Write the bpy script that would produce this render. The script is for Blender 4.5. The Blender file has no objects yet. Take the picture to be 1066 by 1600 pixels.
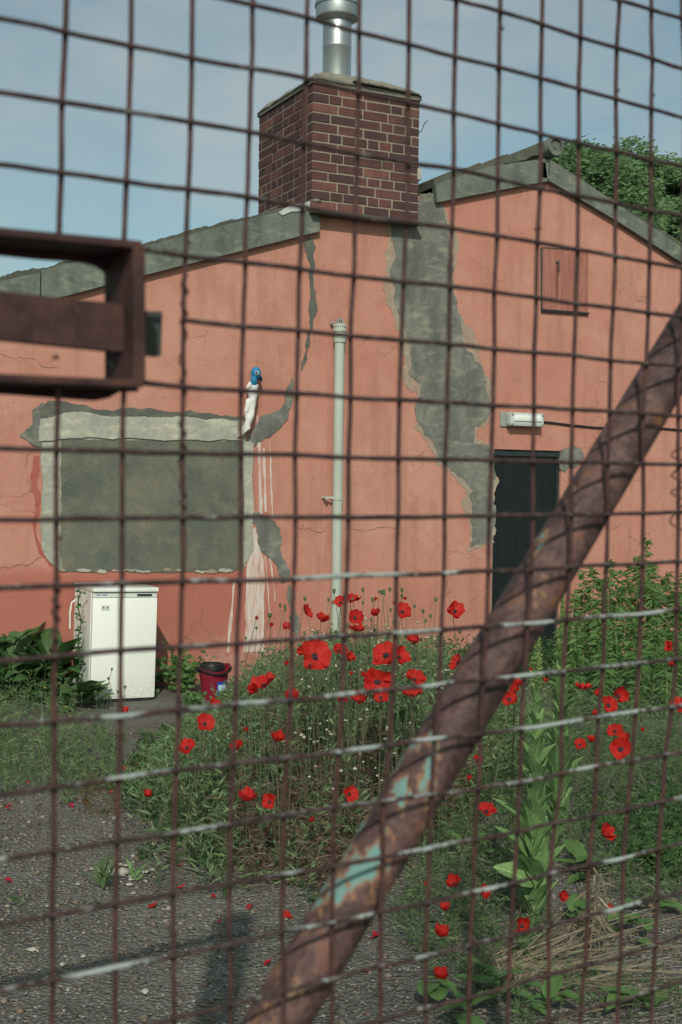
import bpy, math, random
import numpy as np
from mathutils import Vector, Matrix, noise
from mathutils.geometry import tessellate_polygon
random.seed(7); rng = np.random.default_rng(7)
R = math.radians
S = bpy.context.scene; COL = S.collection

# ------------------------------------------------------------------ camera, light, exposure
F = 2000.0; CXP = 533.0; CYP = 800.0
PSI, PITCH, ROLL = R(26.7), R(-1.29), R(0.75)
CAM = Vector((0, 0, 1.65))
fwd = Vector((math.sin(PSI)*math.cos(PITCH), math.cos(PSI)*math.cos(PITCH), math.sin(PITCH)))
R0 = Vector((math.cos(PSI), -math.sin(PSI), 0)); U0 = R0.cross(fwd)
right = R0*math.cos(ROLL) + U0*math.sin(ROLL); up = U0*math.cos(ROLL) - R0*math.sin(ROLL)
cd = bpy.data.cameras.new('camera'); cam = bpy.data.objects.new('camera', cd); COL.objects.link(cam)
cam.matrix_world = Matrix(((right.x, up.x, -fwd.x, CAM.x), (right.y, up.y, -fwd.y, CAM.y), (right.z, up.z, -fwd.z, CAM.z), (0, 0, 0, 1)))
cd.sensor_fit = 'VERTICAL'; cd.sensor_height = 36; cd.sensor_width = 24; cd.lens = F*36/1600
cd.clip_start = .05; cd.clip_end = 3000
cd.dof.use_dof = True; cd.dof.focus_distance = 7.5; cd.dof.aperture_fstop = 10
S.camera = cam

SUN_T = Vector((.285, .585, -.476)).normalized()          # direction the light travels
sd = bpy.data.lights.new('sun', 'SUN'); so = bpy.data.objects.new('sun', sd); COL.objects.link(so)
sd.energy = 3.1; sd.angle = R(.6); sd.color = (1.0, .94, .84)
so.rotation_euler = SUN_T.to_track_quat('-Z', 'Y').to_euler(); so.location = (-3, -8, 9)
W = bpy.data.worlds.new('World'); S.world = W; W.use_nodes = True
wn = W.node_tree; wn.nodes.clear()
def wnode(t, **k):
    n = wn.nodes.new(t)
    for a, b in k.items(): setattr(n, a, b)
    return n
sky = wnode('ShaderNodeTexSky', sky_type='NISHITA', sun_disc=False)
sky.sun_elevation = math.asin(-SUN_T.z); sky.sun_rotation = math.atan2(-SUN_T.x, -SUN_T.y)
sky.dust_density = 2.2; sky.air_density = 1.0; sky.ozone_density = 1.0
hs = wnode('ShaderNodeHueSaturation'); hs.inputs['Saturation'].default_value = .74; hs.inputs['Value'].default_value = 1.12
tm = wnode('ShaderNodeMix', data_type='RGBA', blend_type='MULTIPLY'); tm.inputs[0].default_value = 1; tm.inputs[7].default_value = (.88, 1.22, 1.07, 1)
wn.links.new(sky.outputs[0], tm.inputs[6]); wn.links.new(tm.outputs[2], hs.inputs['Color'])
tc = wnode('ShaderNodeTexCoord'); mp = wnode('ShaderNodeMapping'); mp.inputs['Scale'].default_value = (1, 1, 2.4); mp.inputs['Location'].default_value = (.35, 1.9, .9)
wn.links.new(tc.outputs['Generated'], mp.inputs[0])
nz = wnode('ShaderNodeTexNoise'); nz.inputs['Scale'].default_value = 3.0; nz.inputs['Detail'].default_value = 6; nz.inputs['Roughness'].default_value = .52
wn.links.new(mp.outputs[0], nz.inputs[0])
cr = wnode('ShaderNodeValToRGB'); cr.color_ramp.elements[0].position = .46; cr.color_ramp.elements[1].position = .62
cr.color_ramp.elements[1].color = (.55, .55, .55, 1)
wn.links.new(nz.outputs['Fac'], cr.inputs[0])
mx = wnode('ShaderNodeMix', data_type='RGBA'); mx.inputs[7].default_value = (5.9, 6.5, 6.5, 1)
wn.links.new(cr.outputs[0], mx.inputs[0]); wn.links.new(hs.outputs[0], mx.inputs[6])
bg = wnode('ShaderNodeBackground'); bg.inputs[1].default_value = .085
wo = wnode('ShaderNodeOutputWorld'); wn.links.new(mx.outputs[2], bg.inputs[0]); wn.links.new(bg.outputs[0], wo.inputs[0])
S.view_settings.view_transform = 'Standard'; S.view_settings.look = 'None'
S.view_settings.exposure = -.12; S.view_settings.gamma = 1; S.view_settings.use_curve_mapping = False

# ------------------------------------------------------------------ geometry helpers
YW = 9.83                                                # plane of the gable wall
def ray(px, py): return fwd + right*((px-CXP)/F) - up*((py-CYP)/F)
def at_depth(px, py, Z): return CAM + ray(px, py)*Z
def on_wall(px, py, off=0.0):
    r = ray(px, py); return CAM + r*((YW-off)/r.y)
def on_ground(px, py, z=0.0):
    r = ray(px, py); return CAM + r*((z-CAM.z)/r.z)
FD = Vector((math.sin(R(82.1)), math.cos(R(82.1)), 0)); FN = Vector((-FD.y, FD.x, 0))   # fence direction / normal away from camera
FP = CAM + fwd*1.05
def on_fence(px, py, w=0.0):
    r = ray(px, py); return CAM + r*(((FP-CAM).dot(FN)+w)/r.dot(FN))
def pix(p):
    d = p - CAM; z = d.dot(fwd); return CXP + F*d.dot(right)/z, CYP - F*d.dot(up)/z, z

def rootloc(o):
    v = Vector((0, 0, 0))
    while o: v += o.location; o = o.parent
    return v
def link(name, me, m, parent=None):
    o = bpy.data.objects.new(name, me); COL.objects.link(o)
    if m and not me.materials: me.materials.append(m)
    if parent: o.parent = parent
    return o
def mk(name, verts, faces, m, parent=None, smooth=False, uv=None):
    ro = rootloc(parent); me = bpy.data.meshes.new(name)
    me.from_pydata([(v[0]-ro.x, v[1]-ro.y, v[2]-ro.z) for v in verts], [], faces); me.update()
    if smooth: me.polygons.foreach_set('use_smooth', [True]*len(me.polygons))
    return link(name, me, m, parent)
def mknp(name, V, Q, m, parent=None, smooth=False):
    V = np.asarray(V, dtype=np.float32); Q = np.asarray(Q, dtype=np.int32)
    ro = rootloc(parent); V = V - np.array([ro.x, ro.y, ro.z], dtype=np.float32)
    me = bpy.data.meshes.new(name); k = Q.shape[1]
    me.vertices.add(len(V)); me.vertices.foreach_set('co', V.ravel())
    me.loops.add(Q.size); me.loops.foreach_set('vertex_index', Q.ravel())
    me.polygons.add(len(Q)); me.polygons.foreach_set('loop_start', np.arange(0, Q.size, k, dtype=np.int32))
    me.update(calc_edges=True); me.validate()
    if smooth: me.polygons.foreach_set('use_smooth', [True]*len(me.polygons))
    return link(name, me, m, parent)
def empty(name, loc, label, cat, group=None):
    o = bpy.data.objects.new(name, None); COL.objects.link(o); o.location = loc; o.empty_display_size = .1
    return tag(o, label, cat, group)
def tag(o, label=None, cat=None, group=None, kind=None):
    if label: o['label'] = label
    if cat: o['category'] = cat
    if group: o['group'] = group
    if kind: o['kind'] = kind
    return o

class MB:
    def __init__(s): s.v = []; s.f = []
    def add(s, vs, fs):
        b = len(s.v); s.v += [tuple(v) for v in vs]; s.f += [tuple(i+b for i in f) for f in fs]; return s
    def box(s, c, d, ax=None, bev=0.0):
        """box centred c, full sizes d along axes ax, chamfered by bev"""
        ax = ax or (Vector((1, 0, 0)), Vector((0, 1, 0)), Vector((0, 0, 1))); c = Vector(c)
        h = [q/2 for q in d]
        if bev <= 0:
            vs = [c + ax[0]*(h[0]*a) + ax[1]*(h[1]*b) + ax[2]*(h[2]*g) for a in (-1, 1) for b in (-1, 1) for g in (-1, 1)]
            return s.add(vs, [(0, 1, 3, 2), (4, 6, 7, 5), (0, 4, 5, 1), (2, 3, 7, 6), (0, 2, 6, 4), (1, 5, 7, 3)])
        import bmesh
        bm = bmesh.new(); bmesh.ops.create_cube(bm, size=1)
        for v in bm.verts: v.co = Vector((v.co.x*d[0], v.co.y*d[1], v.co.z*d[2]))
        bmesh.ops.bevel(bm, geom=bm.edges[:], offset=bev, segments=2, affect='EDGES', profile=.6)
        bm.verts.ensure_lookup_table(); bm.verts.index_update()
        vs = [c + ax[0]*v.co.x + ax[1]*v.co.y + ax[2]*v.co.z for v in bm.verts]
        fs = [tuple(v.index for v in f.verts) for f in bm.faces]; bm.free()
        return s.add(vs, fs)
    def tube(s, pts, r, n=8, caps=True):
        pts = [Vector(p) for p in pts]; rs = r if isinstance(r, (list, tuple)) else [r]*len(pts)
        prev = None; vs = []; fs = []
        for i, p in enumerate(pts):
            t = (pts[min(i+1, len(pts)-1)] - pts[max(i-1, 0)]).normalized()
            a = prev - t*prev.dot(t) if prev else (Vector((0, 0, 1)) if abs(t.z) < .9 else Vector((1, 0, 0))).cross(t)
            a.normalize(); prev = a; b = t.cross(a)
            for k in range(n):
                q = 2*math.pi*k/n; vs.append(p + (a*math.cos(q) + b*math.sin(q))*rs[i])
        for i in range(len(pts)-1):
            for k in range(n):
                fs.append((i*n+k, i*n+(k+1) % n, (i+1)*n+(k+1) % n, (i+1)*n+k))
        if caps: fs += [tuple(range(n))[::-1], tuple((len(pts)-1)*n+k for k in range(n))]
        return s.add(vs, fs)
    def lathe(s, c, prof, n=24, ax=None):
        """prof = [(r, h)...] about axis through c"""
        ax = ax or (Vector((1, 0, 0)), Vector((0, 1, 0)), Vector((0, 0, 1))); c = Vector(c); vs = []; fs = []
        for r, h in prof:
            for k in range(n):
                q = 2*math.pi*k/n; vs.append(c + ax[2]*h + (ax[0]*math.cos(q) + ax[1]*math.sin(q))*max(r, 1e-5))
        for i in range(len(prof)-1):
            for k in range(n): fs.append((i*n+k, i*n+(k+1) % n, (i+1)*n+(k+1) % n, (i+1)*n+k))
        return s.add(vs, fs)
    def prism(s, outline, vec):
        """closed outline of 3d points extruded by vec; concave allowed"""
        o = [Vector(p) for p in outline]; n = len(o); vec = Vector(vec)
        nrm = sum((o[i].cross(o[(i+1) % n]) for i in range(n)), Vector())
        if nrm.dot(vec) > 0: o = o[::-1]
        vs = o + [p+vec for p in o]; fs = [tuple(range(n)), tuple(range(2*n-1, n-1, -1))]
        for i in range(n):
            j = (i+1) % n; fs.append((i, i+n, j+n, j))
        return s.add(vs, fs)
    def build(s, name, m, parent=None, smooth=False): return mk(name, s.v, s.f, m, parent, smooth)

def autosmooth(o, ang=35):
    me = o.data; me.polygons.foreach_set('use_smooth', [True]*len(me.polygons))
    try: me.set_sharp_from_angle(angle=R(ang))
    except Exception: pass
    return o

# ------------------------------------------------------------------ materials
class NT:
    def __init__(s, name):
        s.m = bpy.data.materials.new(name); s.m.use_nodes = True; s.t = s.m.node_tree; s.b = s.t.nodes['Principled BSDF']
    def n(s, t, **k):
        x = s.t.nodes.new(t)
        for a, b in k.items(): setattr(x, a, b)
        return x
    def l(s, a, b): s.t.links.new(a, b)
    def pos(s): return s.n('ShaderNodeNewGeometry').outputs['Position']
    def noise(s, scale, detail=5, rough=.6, vec=None, sc=None):
        x = s.n('ShaderNodeTexNoise'); x.inputs['Scale'].default_value = scale; x.inputs['Detail'].default_value = detail; x.inputs['Roughness'].default_value = rough
        v = vec or s.pos()
        if sc:
            mp = s.n('ShaderNodeMapping'); mp.inputs['Scale'].default_value = sc; s.l(v, mp.inputs[0]); v = mp.outputs[0]
        s.l(v, x.inputs['Vector']); return x.outputs['Fac']
    def ramp(s, f, stops):
        x = s.n('ShaderNodeValToRGB'); e = x.color_ramp.elements
        while len(e) < len(stops): e.new(.5)
        for q, (p, c) in zip(e, stops):
            q.position = p; q.color = (c, c, c, 1) if isinstance(c, (int, float)) else tuple(c)+(1,)
        s.l(f, x.inputs[0]); return x.outputs[0]
    def mix(s, f, a, b, mode='MIX'):
        x = s.n('ShaderNodeMix', data_type='RGBA', blend_type=mode)
        for i, q in ((0, f), (6, a), (7, b)):
            if isinstance(q, (int, float)): x.inputs[i].default_value = q if i == 0 else (q, q, q, 1)
            elif isinstance(q, tuple): x.inputs[i].default_value = q+(1,) if len(q) == 3 else q
            else: s.l(q, x.inputs[i])
        return x.outputs[2]
    def math(s, op, a, b=0.0, clamp=False):
        x = s.n('ShaderNodeMath', operation=op, use_clamp=clamp)
        for i, q in ((0, a), (1, b)):
            if isinstance(q, (int, float)): x.inputs[i].default_value = q
            else: s.l(q, x.inputs[i])
        return x.outputs[0]
    def bump(s, h, strength=.4, dist=.01):
        x = s.n('ShaderNodeBump'); x.inputs['Strength'].default_value = strength; x.inputs['Distance'].default_value = dist
        s.l(h, x.inputs['Height']); s.l(x.outputs[0], s.b.inputs['Normal'])
    def fin(s, col=None, rough=.8, metal=0.0, spec=.3):
        if col is not None:
            if isinstance(col, tuple): s.b.inputs['Base Color'].default_value = col+(1,)
            else: s.l(col, s.b.inputs['Base Color'])
        if isinstance(rough, (int, float)): s.b.inputs['Roughness'].default_value = rough
        else: s.l(rough, s.b.inputs['Roughness'])
        s.b.inputs['Metallic'].default_value = metal; s.b.inputs['Specular IOR Level'].default_value = spec
        return s.m
def simple(name, c1, c2=None, scale=20, rough=.8, metal=0.0, bump=.2, bscale=80, dist=.004, spec=.3, sc=None):
    t = NT(name); c2 = c2 or tuple(x*.7 for x in c1)
    c = t.mix(t.ramp(t.noise(scale, 6, .65, sc=sc), [(.35, 0.0), (.65, 1.0)]), c1, c2)
    if bump: t.bump(t.noise(bscale, 5, .6), bump, dist)
    return t.fin(c, rough, metal, spec)
def leafy(name, c1, c2, c3=None, trans=.35, rough=.6, spec=.25, veins=False):
    """foliage: colour varies from one leaf to the next; some light passes through"""
    t = NT(name); g = t.n('ShaderNodeNewGeometry')
    c = t.mix(g.outputs['Random Per Island'], c1, c2)
    if c3: c = t.mix(t.ramp(t.noise(3.1, 3, .6), [(.45, 0.0), (.7, 1.0)]), c, c3)
    oi = t.n('ShaderNodeObjectInfo'); c = t.mix(t.math('MULTIPLY', oi.outputs['Random'], .25), c, (c1[0]*.5, c1[1]*.55, c1[2]*.5))
    if veins:
        tco = t.n('ShaderNodeTexCoord'); sx = t.n('ShaderNodeSeparateXYZ'); t.l(tco.outputs['Object'], sx.inputs[0]); ay = t.math('ABSOLUTE', sx.outputs[1])
        mid = t.math('LESS_THAN', ay, .0022); lat = t.math('SINE', t.math('MULTIPLY', t.math('SUBTRACT', sx.outputs[0], t.math('MULTIPLY', ay, .9)), 330.0)); lat = t.ramp(lat, [(.80, 0.0), (.98, .45)])
        c = t.mix(t.math('MAXIMUM', mid, lat), c, tuple(min(1, q*1.55) for q in c2)); blot = t.ramp(t.noise(28, 5, .7), [(.55, 0.0), (.72, .5)]); c = t.mix(blot, c, (c1[0]*.75, c1[1]*.6, c1[2]*.6)); t.bump(t.math('ADD', t.noise(60, 4, .6), lat), .5, .004)
    t.fin(c, rough, 0, spec)
    tr = t.n('ShaderNodeBsdfTranslucent'); t.l(c, tr.inputs[0]); mx = t.n('ShaderNodeMixShader'); mx.inputs[0].default_value = trans
    t.l(t.b.outputs[0], mx.inputs[1]); t.l(tr.outputs[0], mx.inputs[2]); t.l(mx.outputs[0], t.t.nodes['Material Output'].inputs[0])
    return t.m

def wall_mat():
    t = NT('salmon_render'); p = t.pos(); sp = t.n('ShaderNodeSeparateXYZ'); t.l(p, sp.inputs[0])
    n1 = t.noise(.9, 6, .62); n2 = t.noise(4.5, 7, .7); n3 = t.noise(45, 4, .7); st = t.noise(2.6, 6, .6, sc=(3.2, 1, .35))
    c = t.mix(t.ramp(n1, [(.35, 0.0), (.65, 1.0)]), (.455, .200, .148), (.490, .248, .188))
    c = t.mix(t.ramp(n2, [(.46, 0.0), (.74, .65)]), c, (.375, .150, .105)); c = t.mix(t.ramp(t.noise(1.7, 7, .7, sc=(1, 1, 1.6)), [(.54, 0.0), (.70, .35)]), c, (.50, .30, .23)); c = t.mix(t.ramp(t.noise(11, 6, .75), [(.60, 0.0), (.72, .35)]), c, (.27, .13, .10))
    c = t.mix(t.ramp(st, [(.50, 0.0), (.70, .5)]), c, (.32, .155, .115))
    # the older, redder coat left in a low band and round the filled window
    zz = t.math('ADD', sp.outputs[2], t.math('MULTIPLY', t.math('SUBTRACT', n2, .5), .28))
    low = t.ramp(zz, [(.0, 1.0), (.9, 1.0), (1.03, 0.0)]); xx = t.ramp(t.math('MULTIPLY', sp.outputs[0], .1), [(.0, 1.0), (.405, 1.0), (.47, 0.0)])
    c = t.mix(t.math('MULTIPLY', t.math('MULTIPLY', low, xx), .82), c, (.37, .120, .092))
    z2 = t.ramp(zz, [(.0, 1.0), (.45, .8), (.9, 0.0)])
    c = t.mix(t.math('MULTIPLY', z2, .5), c, (.36, .14, .10))
    # whitish salts near the foot of the wall
    sal = t.math('MULTIPLY', t.ramp(zz, [(.0, 1.0), (.25, .7), (.5, 0.0)]), t.ramp(n2, [(.45, 0.0), (.62, .6)]))
    c = t.mix(sal, c, (.50, .40, .34))
    dots = t.ramp(t.noise(26, 3, .5), [(.70, 0.0), (.74, .6)]); c = t.mix(dots, c, (.24, .12, .09))
    fine = t.ramp(n3, [(.3, .94), (.7, 1.05)]); c = t.mix(1.0, c, fine, 'MULTIPLY')
    vo = t.n('ShaderNodeTexVoronoi', feature='DISTANCE_TO_EDGE'); vo.inputs['Scale'].default_value = 1.15
    wp = t.n('ShaderNodeMix', data_type='VECTOR')
    nn = t.n('ShaderNodeTexNoise'); nn.inputs['Scale'].default_value = 2.6; nn.inputs['Detail'].default_value = 8; t.l(p, nn.inputs['Vector'])
    va = t.n('ShaderNodeVectorMath', operation='MULTIPLY_ADD'); t.l(nn.outputs['Color'], va.inputs[0]); va.inputs[1].default_value = (.7, .7, .7); t.l(p, va.inputs[2]); t.l(va.outputs[0], vo.inputs['Vector'])
    crk = t.math('MULTIPLY', t.ramp(vo.outputs['Distance'], [(.0, 1.0), (.006, 0.0)]), t.ramp(t.noise(.8, 2), [(.5, 0.0), (.6, .7)]))
    c = t.mix(crk, c, (.15, .08, .065))
    h = t.math('ADD', t.math('MULTIPLY', n3, .35), t.math('MULTIPLY', n2, 1.6)); h = t.math('SUBTRACT', h, t.math('MULTIPLY', crk, .6))
    t.bump(h, .30, .010)
    return t.fin(c, .9, 0, .2)
def cement(name, a, b, dk, k=.5):
    t = NT(name); n1 = t.noise(3.2, 7, .65); n2 = t.noise(30, 5, .65); st = t.noise(3.5, 5, .6, sc=(1.7, 1, .75))
    c = t.mix(t.ramp(n1, [(.35, 0.0), (.66, 1.0)]), a, b); c = t.mix(t.ramp(st, [(.46, 0.0), (.66, k)]), c, dk)
    sm = t.ramp(t.noise(7, 3, .5, sc=(1, 1, 2.5)), [(.54, 0.0), (.72, .55)]); c = t.mix(sm, c, (b[0]*1.5, b[1]*1.45, b[2]*1.3)); c = t.mix(t.ramp(t.noise(9, 6, .7), [(.56, 0.0), (.70, .4)]), c, (b[0]*1.3, b[1]*1.1, b[2]*.85))
    c = t.mix(1.0, c, t.ramp(n2, [(.3, .85), (.7, 1.1)]), 'MULTIPLY')
    t.bump(t.math('ADD', n2, t.math('MULTIPLY', n1, 2.0)), .45, .010); return t.fin(c, .88, 0, .25)
def rust_mat(name, paint=None, pth=.6, low=None, scale=14, dark=1.0):
    t = NT(name); sp = t.n('ShaderNodeSeparateXYZ'); t.l(t.pos(), sp.inputs[0])
    n1 = t.noise(scale, 7, .7); n2 = t.noise(scale*5, 5, .7)
    c = t.ramp(n1, [(.28, (.030*dark, .017*dark, .016*dark)), (.47, (.078*dark, .031*dark, .029*dark)), (.60, (.130*dark, .055*dark, .050*dark)), (.72, (.20*dark, .085*dark, .04*dark))])
    c = t.mix(t.ramp(n2, [(.4, 0.0), (.7, .5)]), c, (.14*dark, .075*dark, .065*dark))
    if paint:
        pn = t.ramp(t.noise(scale*1.5, 6, .62, sc=(1, 1, 1)), [(pth, 0.0), (pth+.03, 1.0)])
        if low: pn = t.math('MULTIPLY', pn, t.ramp(sp.outputs[2], [(0, 0.0), (low[0], 1.0), (low[1], 1.0), (low[2], 0.0)]))
        c = t.mix(pn, c, paint)
    t.bump(t.math('ADD', n1, n2), .5, .0015); return t.fin(c, .7, 0, .35)
def tarmac():
    t = NT('old_tarmac'); v = t.n('ShaderNodeTexVoronoi'); v.inputs['Scale'].default_value = 95; t.l(t.pos(), v.inputs['Vector'])
    n1 = t.noise(1.2, 6, .6); n2 = t.noise(18, 5, .7)
    c = t.mix(t.ramp(n1, [(.3, 0.0), (.7, 1.0)]), (.100, .098, .088), (.160, .154, .138))
    hue = t.n('ShaderNodeSeparateColor'); t.l(v.outputs['Color'], hue.inputs[0])
    c = t.mix(t.ramp(hue.outputs[0], [(.55, 0.0), (.95, .7)]), c, (.20, .19, .165)); c = t.mix(t.ramp(hue.outputs[1], [(.75, 0.0), (1.0, .5)]), c, (.15, .09, .06))
    c = t.mix(t.ramp(n2, [(.42, 0.0), (.7, .55)]), c, (.070, .068, .060))
    t.bump(t.math('SUBTRACT', t.math('MULTIPLY', n2, .6), v.outputs['Distance']), .6, .012); return t.fin(c, .9, 0, .2)
def aggregate():
    t = NT('worn_concrete'); v = t.n('ShaderNodeTexVoronoi'); v.inputs['Scale'].default_value = 62; t.l(t.pos(), v.inputs['Vector'])
    hue = t.n('ShaderNodeSeparateColor'); t.l(v.outputs['Color'], hue.inputs[0]); n1 = t.noise(1.6, 6, .65); n2 = t.noise(22, 5, .7)
    c = t.mix(t.ramp(n1, [(.35, 0.0), (.68, 1.0)]), (.105, .106, .094), (.185, .183, .158))
    st = t.ramp(hue.outputs[0], [(0, (.085, .08, .07)), (.3, (.22, .165, .115)), (.55, (.14, .145, .125)), (.8, (.32, .28, .22)), (.97, (.50, .47, .40))])
    k = t.ramp(v.outputs['Distance'], [(.25, 1.0), (.5, 0.0)]); c = t.mix(t.math('MULTIPLY', k, .85), c, st)
    c = t.mix(t.ramp(n2, [(.5, 0.0), (.75, .7)]), c, (.085, .080, .066))
    big = t.ramp(t.noise(5, 4, .6), [(.55, 0.0), (.7, .5)]); c = t.mix(big, c, (.10, .098, .082))
    t.bump(t.math('SUBTRACT', t.math('MULTIPLY', n2, .8), v.outputs['Distance']), .9, .016); return t.fin(c, .85, 0, .25)
def brick_mat():
    t = NT('dark_red_brick'); oi = t.n('ShaderNodeObjectInfo'); n1 = t.noise(16, 6, .7); n2 = t.noise(90, 4, .6)
    c = t.ramp(oi.outputs['Random'], [(0, (.062, .036, .038)), (.35, (.095, .042, .040)), (.7, (.125, .052, .046)), (1, (.185, .080, .066))])
    c = t.mix(t.ramp(n1, [(.45, 0.0), (.7, .6)]), c, (.055, .030, .030)); c = t.mix(t.ramp(t.noise(2.6, 5, .6), [(.45, 0.0), (.68, .6)]), c, (.045, .032, .033)); c = t.mix(t.ramp(t.noise(24, 6, .7), [(.64, 0.0), (.78, .5)]), c, (.34, .30, .27))
    t.bump(t.math('ADD', n1, n2), .5, .004); return t.fin(c, .85, 0, .25)
M = {}
M['wall'] = wall_mat()
M['cement'] = cement('grey_cement', (.125, .132, .115), (.215, .213, .182), (.085, .093, .083), .7)
M['cement_dark'] = cement('dark_cement', (.095, .105, .088), (.125, .130, .105), (.065, .072, .062))
M['cement_pale'] = cement('pale_cement', (.32, .325, .27), (.40, .395, .33), (.24, .245, .205))
M['cement_halo'] = cement('chalky_cement', (.35, .24, .18), (.30, .27, .21), (.36, .20, .15))
t = NT('infill_render'); n1 = t.noise(2.2, 6, .62); n2 = t.noise(6.5, 7, .72); n3 = t.noise(40, 5, .65)
c = t.mix(t.ramp(n1, [(.36, 0.0), (.62, 1.0)]), (.088, .100, .086), (.150, .152, .116)); c = t.mix(t.ramp(n2, [(.50, 0.0), (.68, .65)]), c, (.20, .175, .115)); c = t.mix(t.ramp(n2, [(.3, .6), (.43, 0.0)]), c, (.085, .110, .108))
c = t.mix(1.0, c, t.ramp(n3, [(.3, .88), (.7, 1.1)]), 'MULTIPLY'); t.bump(t.math('ADD', n3, t.math('MULTIPLY', n2, 3)), .4, .01); M['infill'] = t.fin(c, .88, 0, .25)
M['redpaint'] = simple('deep_red_paint', (.33, .085, .068), (.36, .115, .085), 9, .85)
M['stain'] = simple('faded_salmon', (.405, .178, .135), (.45, .215, .165), 8, .9)
M['barge'] = cement('fibre_cement', (.125, .145, .125), (.165, .182, .155), (.070, .085, .075), .7)
M['barge_edge'] = cement('mossy_edge', (.075, .08, .065), (.11, .115, .09), (.045, .05, .042))
M['roof'] = cement('roof_sheet', (.09, .10, .09), (.13, .135, .12), (.05, .06, .05))
M['mortar'] = simple('mortar', (.29, .25, .185), (.21, .185, .14), 30, .95, bump=.5)
M['flaunch'] = cement('flaunching', (.19, .18, .145), (.24, .225, .18), (.12, .12, .10))
M['brick'] = brick_mat()
M['steel'] = simple('galvanised_flue', (.50, .52, .52), (.38, .41, .41), 6, .38, .85, .1, 60, .002, .5, sc=(1, 1, .3))
M['lead'] = simple('flashing', (.55, .57, .55), (.42, .43, .42), 10, .5, .2)
M['door'] = simple('dark_door_paint', (.007, .012, .013), (.013, .019, .020), 12, .6, 0, .3, 60, .002, .2, sc=(6, 1, .5))
M['doorframe'] = simple('door_frame_paint', (.016, .026, .027), (.030, .042, .042), 20, .55)
M['pale_wood'] = simple('bare_wood_edge', (.30, .26, .19), (.18, .15, .11), 30, .8)
M['hatch'] = simple('painted_steel_hatch', (.27, .095, .075), (.36, .165, .12), 7, .75, 0, .4, 30, .004, .3, sc=(4, 1, .5))
M['white_streak'] = None
t = NT('whitewash_run'); nzz = t.noise(11, 6, .7, sc=(2.2, 1, .35)); M['white_streak'] = t.fin(t.mix(t.ramp(nzz, [(.36, .15), (.58, 1.0)]), (.44, .22, .165), (.58, .50, .45)), .9, 0, .2)
M['enamel'] = simple('white_enamel', (.76, .79, .73), (.71, .74, .68), 3, .35, 0, .05, 30, .002, .5)
def fridge_mat():
    t = NT('white_enamel_door'); sp = t.n('ShaderNodeSeparateXYZ'); t.l(t.pos(), sp.inputs[0])
    low = t.ramp(sp.outputs[2], [(0, .9), (.06, .75), (.22, 0.0)]); sp2 = t.ramp(t.noise(95, 7, .8), [(.52, 0.0), (.66, 1.0)])
    n = t.ramp(t.noise(4, 5), [(.4, 0.0), (.7, .3)]); c = t.mix(n, (.79, .81, .74), (.72, .74, .67))
    c = t.mix(t.math('MULTIPLY', low, sp2), c, (.13, .13, .09)); c = t.mix(t.ramp(t.noise(70, 3, .5), [(.72, 0.0), (.75, .7)]), c, (.3, .28, .2))
    return t.fin(c, .32, 0, .5)
M['fridge'] = fridge_mat()
M['fridge_trim'] = simple('fridge_trim', (.62, .66, .60), (.55, .59, .54), 5, .4, bump=0)
M['dark_plastic'] = simple('dark_plastic', (.018, .020, .022), (.03, .032, .034), 20, .45, bump=.1)
M['black'] = simple('black_plastic', (.010, .011, .012), (.02, .021, .023), 20, .4, bump=.1)
M['grey_plastic'] = simple('weathered_plastic', (.30, .32, .29), (.24, .26, .24), 20, .6)
M['red_plastic'] = simple('crimson_plastic', (.22, .010, .030), (.17, .010, .024), 6, .38, bump=.08, spec=.5)
M['label_blue'] = simple('label_blue', (.01, .05, .30), (.01, .07, .36), 20, .5, bump=0)
M['label_white'] = simple('label_white', (.55, .66, .70), (.30, .50, .58), 60, .5, bump=0)
M['pipe'] = simple('pale_grey_pipe_paint', (.36, .40, .34), (.42, .46, .39), 3, .5, 0, .15, 30, .003, .4, sc=(1, 1, .4))
M['lamp_body'] = simple('lamp_diffuser', (.55, .59, .56), (.42, .46, .44), 30, .3, bump=.15)
M['cable'] = simple('black_cable', (.016, .016, .018), (.03, .03, .03), 20, .5, bump=0)
M['wire'] = rust_mat('rusted_wire', (.36, .40, .37), .615, (.03, .152, .170), 30)
M['wire_v'] = rust_mat('rusted_upright_wire', (.16, .16, .14), .70, None, 40, .62)
M['wire_h'] = None
t = NT('rusted_cross_wire'); sp = t.n('ShaderNodeSeparateXYZ'); t.l(t.pos(), sp.inputs[0])
n1 = t.noise(60, 6, .7); c = t.ramp(n1, [(.3, (.020, .014, .014)), (.5, (.040, .021, .020)), (.7, (.085, .038, .031))])
c = t.mix(t.ramp(t.noise(110, 4, .7), [(.5, 0.0), (.66, .6)]), c, (.12, .095, .085)); pn = t.noise(17, 4, .55); fn = t.noise(140, 4, .7); zr = t.math('MULTIPLY', sp.outputs[2], .5)
band = t.ramp(zr, [(.0, .0), (.60, .0), (.66, .07), (.74, .10), (.79, .10), (.81, 0.0), (1.0, .0)])
thr = t.math('ADD', t.math('ADD', pn, band), t.math('MULTIPLY', t.math('SUBTRACT', fn, .5), .42)); gq = t.n('ShaderNodeNewGeometry'); sq = t.n('ShaderNodeSeparateXYZ'); t.l(gq.outputs['Normal'], sq.inputs[0]); thr = t.math('ADD', thr, t.math('MULTIPLY', sq.outputs[2], .05))  # old paint flecks, with the sunlit tops of the wires coloured paler
c = t.mix(t.math('MULTIPLY', t.ramp(thr, [(.63, 0.0), (.72, .9)]), t.ramp(zr, [(.0, 1.0), (.80, 1.0), (.825, .25)])), c, (.36, .41, .39))
t.bump(n1, .6, .001); M['wire_h'] = t.fin(c, .6, 0, .4)
M['frame'] = rust_mat('rusted_gate_steel', (.13, .14, .13), .66, None, 26, .52)
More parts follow.
